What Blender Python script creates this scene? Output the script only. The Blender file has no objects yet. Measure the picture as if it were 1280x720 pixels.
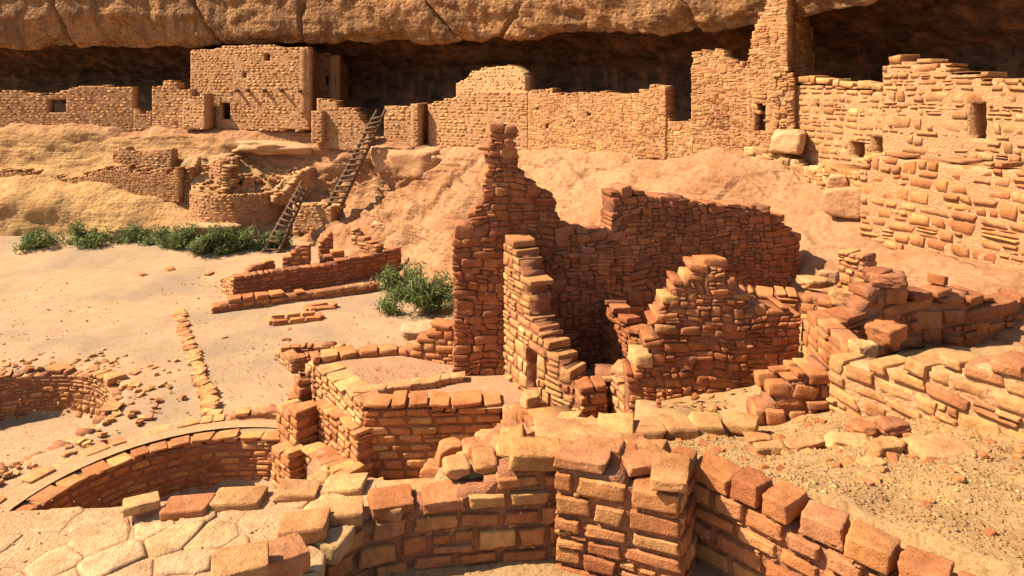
import bpy, math, random
import numpy as np
from mathutils import Vector, Euler, Matrix

# ------------------------------------------------------------------ camera, world, sun, exposure
SC = bpy.context.scene
COL = SC.collection
EYE, FPX, HY = 5.8, 850.0, 110.0            # eye height, focal length in pixels of a 1280 wide picture, horizon row
cam = bpy.data.cameras.new('camera')
cam.sensor_width = 36.0
cam.lens = FPX / 1280.0 * 36.0
cam.shift_y = (HY - 360.0) / 1280.0
cam.clip_start, cam.clip_end = 0.05, 2000.0
camo = bpy.data.objects.new('camera', cam)
camo.location = (0, 0, EYE)
camo.rotation_euler = (math.radians(90), 0, 0)
COL.objects.link(camo)
SC.camera = camo

SUN_EL, SUN_BACK = math.radians(47), math.radians(-3)
to_sun = Vector((-math.cos(SUN_EL) * math.cos(SUN_BACK), math.cos(SUN_EL) * math.sin(SUN_BACK), math.sin(SUN_EL)))
W = bpy.data.worlds.new('World')
SC.world = W
W.use_nodes = True
nt = W.node_tree
bg = nt.nodes['Background']
sky = nt.nodes.new('ShaderNodeTexSky')
sky.sky_type = 'NISHITA'
sky.sun_disc = False
sky.sun_elevation = SUN_EL
sky.sun_rotation = math.atan2(to_sun.x, to_sun.y)
nt.links.new(sky.outputs[0], bg.inputs[0])
bg.inputs[1].default_value = 0.085
sl = bpy.data.lights.new('sun', 'SUN')
sl.energy = 5.0
sl.angle = math.radians(0.5)
sl.color = (1.0, 0.88, 0.70)
so = bpy.data.objects.new('sun', sl)
so.rotation_euler = to_sun.to_track_quat('Z', 'Y').to_euler()
so.location = (-20, 0, 30)
COL.objects.link(so)
SC.view_settings.view_transform = 'Standard'
SC.view_settings.look = 'None'
SC.view_settings.exposure = 1.32
SC.view_settings.gamma = 1.0
SC.cycles.max_bounces = 8
SC.cycles.diffuse_bounces = 6

# ------------------------------------------------------------------ helpers
def P(px, py, Y):
    return ((px - 640) / FPX * Y, Y, EYE - (py - HY) / FPX * Y)

def G(px, py, z=0.0):
    Y = (EYE - z) * FPX / (py - HY)
    return ((px - 640) / FPX * Y, Y, z)

def sstep(a, b, x):
    t = np.clip((x - a) / (b - a), 0, 1)
    return t * t * (3 - 2 * t)

def hash3(ix, iy, iz, seed):
    h = (ix.astype(np.int64) * 374761393 + iy.astype(np.int64) * 668265263 + iz.astype(np.int64) * 2147483647 + seed * 974711) & 0xffffffff
    h = ((h ^ (h >> 13)) * 1274126177) & 0xffffffff
    return ((h ^ (h >> 16)) & 0xffff) / 65535.0

def vnoise(p, scale, seed=0):                 # value noise, -1..1, p is (n,3)
    q = p * scale
    i = np.floor(q)
    f = q - i
    f = f * f * f * (f * (f * 6 - 15) + 10)
    i = i.astype(np.int64)
    r = 0
    for a in (0, 1):
        wa = f[:, 0] if a else 1 - f[:, 0]
        for b in (0, 1):
            wb = f[:, 1] if b else 1 - f[:, 1]
            for c in (0, 1):
                wc = f[:, 2] if c else 1 - f[:, 2]
                r = r + wa * wb * wc * hash3(i[:, 0] + a, i[:, 1] + b, i[:, 2] + c, seed)
    return r * 2 - 1

def fbm(p, scale, octs=4, seed=0, gain=0.5):
    r, a = 0, 1.0
    for k in range(octs):
        r = r + a * vnoise(p + 17.3 * k, scale * 2 ** k, seed + k)
        a *= gain
    return r

def tag(o, label=None, cat=None, group=None, kind=None):
    if label: o['label'] = label
    if cat: o['category'] = cat
    if group: o['group'] = group
    if kind: o['kind'] = kind
    return o

def link(name, mesh, parent=None, loc=None):
    o = bpy.data.objects.new(name, mesh)
    COL.objects.link(o)
    if loc is not None: o.location = loc
    if parent is not None: o.parent = parent
    return o

def empty(name, loc, label, cat, group=None):
    o = bpy.data.objects.new(name, None)
    o.location = loc
    o.empty_display_size = 0.2
    COL.objects.link(o)
    return tag(o, label, cat, group)

def np_mesh(name, verts, faces, mat, smooth=False):
    """verts (n,3); faces (m,k) array or list of lists"""
    me = bpy.data.meshes.new(name)
    if isinstance(faces, np.ndarray):
        m, k = faces.shape
        me.vertices.add(len(verts))
        me.vertices.foreach_set('co', np.asarray(verts, dtype=np.float32).ravel())
        me.loops.add(m * k)
        me.loops.foreach_set('vertex_index', faces.astype(np.int32).ravel())
        me.polygons.add(m)
        me.polygons.foreach_set('loop_start', np.arange(0, m * k, k, dtype=np.int32))
        me.polygons.foreach_set('loop_total', np.full(m, k, dtype=np.int32))
        me.update(calc_edges=True)
        me.validate()
    else:
        me.from_pydata([tuple(v) for v in verts], [], faces)
        me.update()
    if mat: me.materials.append(mat)
    if smooth: me.polygons.foreach_set('use_smooth', [True] * len(me.polygons))
    return me

def grid_faces(nu, nv):
    i, j = np.meshgrid(np.arange(nu - 1), np.arange(nv - 1), indexing='ij')
    a = (i * nv + j).ravel()
    return np.stack([a, a + nv, a + nv + 1, a + 1], 1)

# ------------------------------------------------------------------ materials
def nodes(mat):
    mat.use_nodes = True
    t = mat.node_tree
    t.nodes.clear()
    def N(kind, **kw):
        n = t.nodes.new(kind)
        for k, v in kw.items():
            if k.startswith('_'): setattr(n, k[1:], v)
            else:
                s = n.inputs[int(k[1:])] if k[0] == 'i' and k[1:].isdigit() else n.inputs[k]
                if hasattr(v, 'is_output') or isinstance(v, bpy.types.NodeSocket): t.links.new(v, s)
                else: s.default_value = v
        return n
    return t, N

def ramp(N, fac, stops, interp='LINEAR'):
    n = N('ShaderNodeValToRGB', Fac=fac)
    e = n.color_ramp.elements
    while len(e) < len(stops): e.new(0.5)
    for k, (p, c) in enumerate(stops):
        e[k].position = p
        e[k].color = (c[0], c[1], c[2], 1) if not isinstance(c, float) else (c, c, c, 1)
    n.color_ramp.interpolation = interp
    return n.outputs[0]

def mixc(N, fac, a, b, blend='MIX'):
    n = N('ShaderNodeMix', _data_type='RGBA', _blend_type=blend)
    for k, v in ((0, fac), (6, a), (7, b)):
        if isinstance(v, bpy.types.NodeSocket): n.id_data.links.new(v, n.inputs[k])
        else: n.inputs[k].default_value = v if not isinstance(v, tuple) else (v[0], v[1], v[2], 1)
    return n.outputs[2]

def finish(t, N, colour, bump_h, strength, dist, rough=0.92):
    b = N('ShaderNodeBump', Strength=strength, Distance=dist, Height=bump_h)
    s = N('ShaderNodeBsdfPrincipled', Roughness=rough, Normal=b.outputs[0])
    s.inputs['Specular IOR Level'].default_value = 0.15
    if isinstance(colour, bpy.types.NodeSocket): t.links.new(colour, s.inputs['Base Color'])
    else: s.inputs['Base Color'].default_value = (*colour, 1)
    o = N('ShaderNodeOutputMaterial')
    t.links.new(s.outputs[0], o.inputs[0])

def math_n(N, op, a, b=0.0):
    return N('ShaderNodeMath', _operation=op, i0=a, i1=b).outputs[0]

def stone_mat(name, cols, grain=1.0, dist=0.02, stain=(0.10, 0.055, 0.03)):
    m = bpy.data.materials.new(name)
    t, N = nodes(m)
    pos = N('ShaderNodeNewGeometry')
    oi = N('ShaderNodeObjectInfo')
    rnd = math_n(N, 'FRACT', math_n(N, 'ADD', oi.outputs['Random'], pos.outputs['Random Per Island']))
    P_ = pos.outputs['Position']
    k = len(cols)
    base = ramp(N, rnd, [((i + 0.5) / k, c) for i, c in enumerate(cols)])
    big = N('ShaderNodeTexNoise', Vector=P_, Scale=3.2 * grain, Detail=5.0, Roughness=0.62).outputs[0]
    mid = N('ShaderNodeTexNoise', Vector=P_, Scale=17.0 * grain, Detail=6.0, Roughness=0.7).outputs[0]
    fine = N('ShaderNodeTexNoise', Vector=P_, Scale=85.0 * grain, Detail=4.0, Roughness=0.75).outputs[0]
    c = mixc(N, 1.0, base, ramp(N, big, [(0.3, (0.72, 0.66, 0.6)), (0.5, (1, 1, 1)), (0.72, (1.22, 1.2, 1.12))]), 'MULTIPLY')
    c = mixc(N, 1.0, c, ramp(N, mid, [(0.3, (0.74, 0.7, 0.66)), (0.55, (1.03, 1.03, 1.03)), (0.75, (1.2, 1.2, 1.18))]), 'MULTIPLY')
    patch = N('ShaderNodeTexNoise', Vector=P_, Scale=0.6, Detail=4.0, Roughness=0.6).outputs[0]
    c = mixc(N, 1.0, c, ramp(N, patch, [(0.36, (0.78, 0.70, 0.64)), (0.5, (0.98, 0.97, 0.96)), (0.64, (1.1, 1.12, 1.12))]), 'MULTIPLY')
    lich = N('ShaderNodeTexNoise', Vector=P_, Scale=5.5 * grain, Detail=7.0, Roughness=0.72).outputs[0]
    c = mixc(N, ramp(N, lich, [(0.58, 0.0), (0.68, 0.55)]), c, (0.20, 0.10, 0.055))
    c = mixc(N, ramp(N, lich, [(0.30, 0.35), (0.40, 0.0)]), c, (0.50, 0.31, 0.17))
    spot = ramp(N, fine, [(0.27, 1.0), (0.37, 0.0)])
    c = mixc(N, math_n(N, 'MULTIPLY', spot, 0.55), c, stain)
    vor = N('ShaderNodeTexVoronoi', Vector=P_, Scale=38.0 * grain).outputs[0]
    pits = ramp(N, vor, [(0.0, 0.0), (0.35, 1.0)])
    h = math_n(N, 'ADD', math_n(N, 'MULTIPLY', mid, 1.3), math_n(N, 'MULTIPLY', fine, 0.45))
    h = math_n(N, 'ADD', h, math_n(N, 'MULTIPLY', pits, 0.22))
    finish(t, N, c, h, 0.9, dist)
    return m

TAN = [(0.400, 0.199, 0.074), (0.460, 0.247, 0.097), (0.360, 0.160, 0.057), (0.430, 0.204, 0.084), (0.330, 0.141, 0.049), (0.470, 0.272, 0.105), (0.390, 0.175, 0.071)]
ORANGE = [(0.432, 0.173, 0.059), (0.367, 0.131, 0.045), (0.475, 0.215, 0.072), (0.410, 0.157, 0.059), (0.302, 0.103, 0.038), (0.497, 0.252, 0.086), (0.410, 0.173, 0.072)]
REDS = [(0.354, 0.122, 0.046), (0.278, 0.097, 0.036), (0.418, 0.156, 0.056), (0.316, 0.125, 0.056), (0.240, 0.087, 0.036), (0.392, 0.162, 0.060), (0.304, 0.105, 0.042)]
PALE = [(0.460, 0.235, 0.090), (0.430, 0.199, 0.074), (0.490, 0.276, 0.110), (0.410, 0.184, 0.074), (0.470, 0.262, 0.090), (0.440, 0.221, 0.090), (0.370, 0.152, 0.062)]
M = {
    'tan': stone_mat('tan_sandstone', TAN),
    'orange': stone_mat('orange_sandstone', ORANGE),
    'red': stone_mat('red_sandstone', REDS),
    'pale': stone_mat('pale_sandstone', PALE),
    'flag': stone_mat('worn_flag_sandstone', [(0.47, 0.28, 0.145), (0.44, 0.245, 0.12), (0.49, 0.31, 0.155), (0.43, 0.25, 0.135), (0.47, 0.29, 0.13)]),
    'grit': stone_mat('yellow_grit', [(0.42, 0.26, 0.10), (0.36, 0.19, 0.08), (0.30, 0.15, 0.07), (0.46, 0.31, 0.13), (0.40, 0.24, 0.09)]),
    'far': stone_mat('far_sandstone', [(a * 0.92, b * 0.92, c * 0.92) for a, b, c in TAN], 0.6, 0.02),
}

def mortar_mat(name, a, b, dist=0.012, scale=1.0):
    m = bpy.data.materials.new(name)
    t, N = nodes(m)
    P_ = N('ShaderNodeNewGeometry').outputs['Position']
    n1 = N('ShaderNodeTexNoise', Vector=P_, Scale=6.0 * scale, Detail=6.0, Roughness=0.7).outputs[0]
    n2 = N('ShaderNodeTexNoise', Vector=P_, Scale=60.0 * scale, Detail=4.0, Roughness=0.7).outputs[0]
    v = N('ShaderNodeTexVoronoi', Vector=P_, Scale=48.0 * scale).outputs[0]
    c = mixc(N, ramp(N, n1, [(0.3, 0.0), (0.7, 1.0)]), a, b)
    c = mixc(N, 1.0, c, ramp(N, n2, [(0.3, (0.7, 0.66, 0.62)), (0.7, (1.15, 1.15, 1.15))]), 'MULTIPLY')
    h = math_n(N, 'ADD', math_n(N, 'MULTIPLY', n2, 1.0), math_n(N, 'MULTIPLY', v, 0.8))
    finish(t, N, c, h, 0.8, dist)
    return m

M['mortar'] = mortar_mat('pink_mud_mortar', (0.32, 0.135, 0.062), (0.24, 0.092, 0.042))
M['mortar_far'] = mortar_mat('tan_mud_mortar', (0.43, 0.23, 0.105), (0.36, 0.18, 0.08), 0.02, 0.5)
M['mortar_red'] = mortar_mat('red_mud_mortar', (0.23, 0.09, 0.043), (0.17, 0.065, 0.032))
M['flag_mortar'] = mortar_mat('pale_grit_mortar', (0.44, 0.26, 0.13), (0.36, 0.19, 0.09))
M['plaster'] = mortar_mat('pale_mud_plaster', (0.52, 0.33, 0.15), (0.45, 0.26, 0.12), 0.03, 0.5)

def ground_mat(name, a, b, grey, dist=0.02):
    m = bpy.data.materials.new(name)
    t, N = nodes(m)
    P_ = N('ShaderNodeNewGeometry').outputs['Position']
    n0 = N('ShaderNodeTexNoise', Vector=P_, Scale=0.42, Detail=5.0, Roughness=0.6).outputs[0]
    n1 = N('ShaderNodeTexNoise', Vector=P_, Scale=2.4, Detail=7.0, Roughness=0.7).outputs[0]
    n2 = N('ShaderNodeTexNoise', Vector=P_, Scale=26.0, Detail=5.0, Roughness=0.75).outputs[0]
    v = N('ShaderNodeTexVoronoi', Vector=P_, Scale=17.0, Randomness=1.0).outputs[0]
    c = mixc(N, ramp(N, n1, [(0.32, 0.0), (0.68, 1.0)]), a, b)
    c = mixc(N, ramp(N, n0, [(0.44, 0.0), (0.62, 0.85)]), c, grey)
    c = mixc(N, 1.0, c, ramp(N, n2, [(0.3, (0.56, 0.5, 0.46)), (0.5, (1, 1, 1)), (0.75, (1.12, 1.12, 1.12))]), 'MULTIPLY')
    c = mixc(N, ramp(N, v, [(0.07, 0.75), (0.17, 0.0)]), c, (0.22, 0.11, 0.06))
    h = math_n(N, 'ADD', n2, math_n(N, 'MULTIPLY', n1, 0.8))
    finish(t, N, c, h, 0.8, dist)
    return m

M['ground'] = ground_mat('packed_sand', (0.385, 0.242, 0.127), (0.315, 0.19, 0.098), (0.245, 0.165, 0.098))
M['soil'] = ground_mat('orange_soil', (0.39, 0.215, 0.112), (0.33, 0.165, 0.082), (0.37, 0.215, 0.12), 0.03)
M['gravel_soil'] = ground_mat('yellow_gravelly_soil', (0.37, 0.215, 0.085), (0.30, 0.16, 0.064), (0.35, 0.22, 0.098), 0.03)

def cliff_mat():
    m = bpy.data.materials.new('cliff_sandstone')
    t, N = nodes(m)
    P_ = N('ShaderNodeNewGeometry').outputs['Position']
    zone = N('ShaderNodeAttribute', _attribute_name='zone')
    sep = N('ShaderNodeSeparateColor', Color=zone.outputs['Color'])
    soot_shade, brow, yellow = sep.outputs[0], sep.outputs[1], sep.outputs[2]
    st = N('ShaderNodeMapping', Vector=P_, Scale=(1.0, 1.0, 3.2)).outputs[0]
    n0 = N('ShaderNodeTexNoise', Vector=P_, Scale=0.45, Detail=5.0, Roughness=0.6).outputs[0]
    n1 = N('ShaderNodeTexNoise', Vector=st, Scale=1.3, Detail=8.0, Roughness=0.68, Distortion=0.6).outputs[0]
    n2 = N('ShaderNodeTexNoise', Vector=P_, Scale=7.0, Detail=8.0, Roughness=0.75).outputs[0]
    slope = mixc(N, ramp(N, n1, [(0.35, 0.0), (0.65, 1.0)]), (0.36, 0.18, 0.080), (0.26, 0.107, 0.043))
    slope = mixc(N, ramp(N, n0, [(0.45, 0.0), (0.62, 1.0)]), slope, (0.375, 0.195, 0.09))
    slope = mixc(N, math_n(N, 'MULTIPLY', yellow, 0.8), slope, mixc(N, ramp(N, n1, [(0.4, 0.0), (0.6, 1.0)]), (0.42, 0.25, 0.085), (0.35, 0.19, 0.07)))
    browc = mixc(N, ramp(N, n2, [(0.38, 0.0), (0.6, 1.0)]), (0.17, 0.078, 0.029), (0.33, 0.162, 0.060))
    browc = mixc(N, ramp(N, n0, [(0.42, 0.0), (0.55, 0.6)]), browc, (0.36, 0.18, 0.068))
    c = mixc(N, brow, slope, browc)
    soot_shade_c = mixc(N, ramp(N, n1, [(0.35, 0.0), (0.62, 1.0)]), (0.035, 0.020, 0.012), (0.13, 0.068, 0.034))  # near-black for the alcove interior: smoke staining plus its deep shade, painted in
    c = mixc(N, soot_shade, c, soot_shade_c)
    c = mixc(N, 1.0, c, ramp(N, n2, [(0.28, (0.66, 0.6, 0.55)), (0.5, (1, 1, 1)), (0.75, (1.12, 1.12, 1.12))]), 'MULTIPLY')
    v = N('ShaderNodeTexVoronoi', Vector=st, Scale=2.6, _feature='DISTANCE_TO_EDGE').outputs[0]
    v2 = N('ShaderNodeTexVoronoi', Vector=P_, Scale=5.5).outputs[0]
    pits = math_n(N, 'MULTIPLY', ramp(N, v2, [(0.1, 0.0), (0.5, 1.0)]), math_n(N, 'ADD', math_n(N, 'MULTIPLY', brow, 0.3), 0.25))
    h = math_n(N, 'ADD', math_n(N, 'MULTIPLY', n2, 0.5), math_n(N, 'MULTIPLY', n1, 0.9))
    h = math_n(N, 'ADD', h, pits)
    stn = ramp(N, N('ShaderNodeTexNoise', Vector=N('ShaderNodeMapping', Vector=P_, Scale=(1.6, 1.6, 0.45)).outputs[0], Scale=1.0, Detail=7.0, Roughness=0.65).outputs[0], [(0.5, 0.0), (0.66, 0.55)])
    c = mixc(N, stn, c, (0.33, 0.145, 0.062))
    vs = ramp(N, N('ShaderNodeTexNoise', Vector=N('ShaderNodeMapping', Vector=P_, Scale=(2.2, 2.2, 0.16)).outputs[0], Scale=1.0, Detail=6.0, Roughness=0.6).outputs[0], [(0.46, 0.0), (0.60, 0.8)])
    c = mixc(N, math_n(N, 'MULTIPLY', vs, brow), c, (0.14, 0.068, 0.03))
    bed = N('ShaderNodeTexNoise', Vector=N('ShaderNodeMapping', Vector=P_, Scale=(0.35, 0.35, 7.0)).outputs[0], Scale=1.0, Detail=5.0, Roughness=0.6).outputs[0]
    h = math_n(N, 'ADD', h, math_n(N, 'MULTIPLY', bed, 0.9))
    finish(t, N, c, h, 0.95, 0.12)
    return m
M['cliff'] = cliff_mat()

def boulder_mat():
    m = bpy.data.materials.new('boulder_sandstone')
    t, N = nodes(m)
    P_ = N('ShaderNodeNewGeometry').outputs['Position']
    r = N('ShaderNodeObjectInfo').outputs['Random']
    n1 = N('ShaderNodeTexNoise', Vector=P_, Scale=2.0, Detail=8.0, Roughness=0.68).outputs[0]
    n2 = N('ShaderNodeTexNoise', Vector=P_, Scale=16.0, Detail=6.0, Roughness=0.75).outputs[0]
    a = ramp(N, r, [(0.0, (0.50, 0.27, 0.125)), (0.5, (0.44, 0.225, 0.10)), (1.0, (0.50, 0.30, 0.14))])
    c = mixc(N, ramp(N, n1, [(0.35, 0.0), (0.65, 0.7)]), a, (0.36, 0.165, 0.075))
    c = mixc(N, 1.0, c, ramp(N, n2, [(0.28, (0.64, 0.58, 0.52)), (0.5, (1, 1, 1)), (0.75, (1.12, 1.12, 1.12))]), 'MULTIPLY')
    finish(t, N, c, math_n(N, 'ADD', n1, math_n(N, 'MULTIPLY', n2, 0.5)), 0.9, 0.05)
    return m
M['boulder'] = boulder_mat()

def wood_mat():
    m = bpy.data.materials.new('weathered_pole_wood')
    t, N = nodes(m)
    P_ = N('ShaderNodeNewGeometry').outputs['Position']
    n = N('ShaderNodeTexNoise', Vector=P_, Scale=14.0, Detail=5.0).outputs[0]
    c = mixc(N, ramp(N, n, [(0.3, 0.0), (0.7, 1.0)]), (0.06, 0.032, 0.018), (0.15, 0.085, 0.045))
    finish(t, N, c, n, 0.6, 0.01, 0.85)
    return m
M['wood'] = wood_mat()

def leaf_mat(name, cols):
    m = bpy.data.materials.new(name)
    t, N = nodes(m)
    g = N('ShaderNodeNewGeometry')
    c = ramp(N, g.outputs['Random Per Island'], [(i / (len(cols) - 1), c) for i, c in enumerate(cols)])
    s = N('ShaderNodeBsdfPrincipled', Roughness=0.7)
    s.inputs['Specular IOR Level'].default_value = 0.2
    t.links.new(c, s.inputs['Base Color'])
    tr = N('ShaderNodeBsdfTranslucent')
    t.links.new(c, tr.inputs[0])
    mx = N('ShaderNodeMixShader', Fac=0.25)
    t.links.new(s.outputs[0], mx.inputs[1])
    t.links.new(tr.outputs[0], mx.inputs[2])
    o = N('ShaderNodeOutputMaterial')
    t.links.new(mx.outputs[0], o.inputs[0])
    return m
M['leaf'] = leaf_mat('shrub_leaves', [(0.06, 0.085, 0.02), (0.115, 0.15, 0.036), (0.20, 0.225, 0.065), (0.085, 0.125, 0.032), (0.23, 0.20, 0.09)])
M['twig'] = mortar_mat('shrub_twigs', (0.10, 0.065, 0.035), (0.15, 0.10, 0.06))

# ------------------------------------------------------------------ stone library
def stone_shape(coords, rnd, r=0.30, jit=0.10, noise=0.06, noise2=0.0):
    rs = np.random.RandomState(rnd)
    n = len(coords)
    idx, vs = {}, []
    def vid(a, b, c):
        k = (a, b, c)
        if k not in idx:
            idx[k] = len(vs)
            vs.append((coords[a], coords[b], coords[c]))
        return idx[k]
    faces = []
    m = n - 1
    for a in range(m):
        for b in range(m):
            faces.append((vid(a, b, 0), vid(a, b + 1, 0), vid(a + 1, b + 1, 0), vid(a + 1, b, 0)))
            faces.append((vid(a, b, m), vid(a + 1, b, m), vid(a + 1, b + 1, m), vid(a, b + 1, m)))
            faces.append((vid(a, 0, b), vid(a + 1, 0, b), vid(a + 1, 0, b + 1), vid(a, 0, b + 1)))
            faces.append((vid(a, m, b), vid(a, m, b + 1), vid(a + 1, m, b + 1), vid(a + 1, m, b)))
            faces.append((vid(0, a, b), vid(0, a, b + 1), vid(0, a + 1, b + 1), vid(0, a + 1, b)))
            faces.append((vid(m, a, b), vid(m, a + 1, b), vid(m, a + 1, b + 1), vid(m, a, b + 1)))
    v = np.array(vs, dtype=float)
    inner = np.clip(v, -(1 - r), 1 - r)
    d = v - inner
    ln = np.linalg.norm(d, axis=1, keepdims=True)
    ln[ln == 0] = 1
    v = np.where(np.abs(d).max(axis=1, keepdims=True) > 0, inner + d / ln * r, v)
    corner = rs.uniform(-jit, jit, (2, 2, 2, 3)) * 0.5      # trilinear warp: corners pulled in by chips
    for a in (0, 1):
        for b in (0, 1):
            for c in (0, 1):
                corner[a, b, c] -= (np.array([a, b, c]) * 2 - 1) * np.minimum(rs.exponential(jit * 0.75, 3), 0.4)
    corner[..., 1] *= 0.22                                   # faces stay near the wall plane
    t = (v + 1) / 2
    wv = np.zeros_like(v)
    for a in (0, 1):
        for b in (0, 1):
            for c in (0, 1):
                w = (t[:, 0] if a else 1 - t[:, 0]) * (t[:, 1] if b else 1 - t[:, 1]) * (t[:, 2] if c else 1 - t[:, 2])
                wv += w[:, None] * corner[a, b, c]
    v = v + wv
    nn = np.stack([vnoise(v, 1.6, rnd * 3 + k) for k in range(3)], 1) + 0.5 * np.stack([vnoise(v, 3.7, rnd * 3 + k + 50) for k in range(3)], 1)
    v = v + nn * noise * np.array([1, 0.45, 1])
    if noise2: v = v + noise2 * np.stack([vnoise(v, 8.5, rnd * 3 + k + 90) + 0.7 * vnoise(v, 17.0, rnd * 3 + k + 95) for k in range(3)], 1)
    return v * 0.5, np.array(faces)

NEARC, MIDC = [-1, -0.91, -0.4, 0.3, 0.9, 1], [-1, -0.88, 0.86, 1]
CLOSEC = [-1, -0.955, -0.86, -0.6, -0.25, 0.1, 0.45, 0.72, 0.9, 0.96, 1]
NEAR_T = [stone_shape(NEARC, 100 + i, 0.13, 0.15, 0.06) for i in range(24)]
MID_T = [stone_shape(MIDC, 200 + i, 0.14, 0.16, 0.03) for i in range(24)]
CLOSE_T = [stone_shape(CLOSEC, 400 + i, 0.15, 0.10, 0.07, 0.028) for i in range(26)]
BOX_T = [stone_shape([-1, 1], 300 + i, 0.0001, 0.28, 0.0) for i in range(12)]
LIB = {}
def lib(mat, near):
    k = (mat, near)
    if k not in LIB:
        LIB[k] = [np_mesh('stone', v, f, M[mat], True) for v, f in (MID_T, NEAR_T, CLOSE_T)[int(near)]]
    return LIB[k]

def joined(name, items, mat, parent=None, tmpl=None, smooth=False, kind='stuff', seed=0):
    """items: (loc, euler, dims) -> one mesh object of many small stones"""
    tmpl = tmpl or BOX_T
    rs = random.Random(seed)
    vs, fs, off = [], [], 0
    for loc, eu, d in items:
        v, f = rs.choice(tmpl)
        R = np.array(Euler(eu).to_matrix())
        vs.append((v * np.array(d)) @ R.T + np.array(loc))
        fs.append(f + off)
        off += len(v)
    if not vs: return None
    v = np.concatenate(vs)
    if parent is not None: v = v - np.array(parent_origin(parent))
    o = link(name, np_mesh(name, v, np.concatenate(fs), M[mat], smooth), parent)
    if kind: o['kind'] = kind
    return o

def parent_origin(o):
    p = Vector((0, 0, 0))
    while o is not None:
        p = p + o.location
        o = o.parent
    return p

def put_stone(parent, org, loc, eu, dims, mat, near, rs, name='stone'):
    o = bpy.data.objects.new(name, rs.choice(lib(mat, near)))
    o.location = (loc[0] - org[0], loc[1] - org[1], loc[2] - org[2])
    o.rotation_euler = eu
    o.scale = dims
    if parent is not None: o.parent = parent
    COL.objects.link(o)
    return o

def clip_poly(poly, n, c):            # keep points with dot(p,n) <= c
    out = []
    for i in range(len(poly)):
        a, b = poly[i], poly[(i + 1) % len(poly)]
        da, db = a[0] * n[0] + a[1] * n[1] - c, b[0] * n[0] + b[1] * n[1] - c
        if da <= 0: out.append(a)
        if (da < 0 < db) or (db < 0 < da):
            t = da / (da - db)
            out.append((a[0] + (b[0] - a[0]) * t, a[1] + (b[1] - a[1]) * t))
    return out

def inside(poly, x, y):
    r = False
    for i in range(len(poly)):
        (x0, y0), (x1, y1) = poly[i], poly[i - 1]
        if (y0 > y) != (y1 > y) and x < (x1 - x0) * (y - y0) / (y1 - y0) + x0: r = not r
    return r


def rubble_cells(T, z0, z1, h, L, rs, keep):
    """rough fieldstone pattern in the (s, z) plane of a wall: blocks of mixed size, split at random, joints bent"""
    Lm = (L[0] + L[1]) / 2
    out = []
    sd = rs.uniform(0, 50)
    def bend(x, z):
        dz = (math.sin(x * 3.1 / Lm * 0.35 + z * 2.0 + sd) + 0.6 * math.sin(x * 7.3 / Lm * 0.35 + sd * 2 - z * 3)) * h * 0.16
        dx = (math.sin(z * 2.9 / h * 0.35 + x * 2.0 + sd) + 0.6 * math.sin(z * 7.1 / h * 0.3 - x * 1.7 + sd)) * Lm * 0.10
        return x + dx, z + dz
    def split(x, z, w, hh, lev):
        mw, mh = rs.uniform(L[0], L[1] * 1.1), h * rs.choice([0.55, 0.8, 1.0, 1.25, 1.55])
        k = rs.uniform(0.33, 0.67)
        if lev < 5 and hh > mh and hh > 0.45 * h and (hh / h > w / Lm * 0.8 or w <= mw):
            split(x, z, w, hh * k, lev + 1); split(x, z + hh * k, w, hh * (1 - k), lev + 1)
        elif lev < 5 and w > mw and w > 0.4 * Lm:
            split(x, z, w * k, hh, lev + 1); split(x + w * k, z, w * (1 - k), hh, lev + 1)
        else:
            if not keep(x + w / 2, z + hh / 2): return
            jw, jh = min(w * 0.13, 0.03), min(hh * 0.16, 0.022)
            c = [(x, z), (x + w, z), (x + w, z + hh), (x, z + hh)]
            c = [(a + rs.uniform(-jw, jw), b + rs.uniform(-jh, jh)) for a, b in c]
            if rs.random() < 0.3:                              # a five sided stone
                q = rs.randrange(4); r = c[(q + 1) % 4]
                c.insert(q + 1, ((c[q][0] + r[0]) / 2 + rs.uniform(-jw, jw), (c[q][1] + r[1]) / 2 + rs.uniform(-jh, jh) * 1.6))
            c = [bend(a, b) for a, b in c]
            out.append([(max(-0.02, min(T + 0.02, a)), b) for a, b in c])
    z = z0 - h
    while z < z1 + h:
        bh = h * rs.uniform(1.4, 2.7)
        x = -rs.uniform(0, 1.5) * Lm
        while x < T:
            bw = Lm * rs.uniform(1.1, 2.5)
            x0_, x1_ = max(0.0, x), min(T, x + bw)
            if x1_ - x0_ > 0.35 * L[0]: split(x0_, z, x1_ - x0_, bh, 0)
            x += bw
        z += bh
    return out

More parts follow.
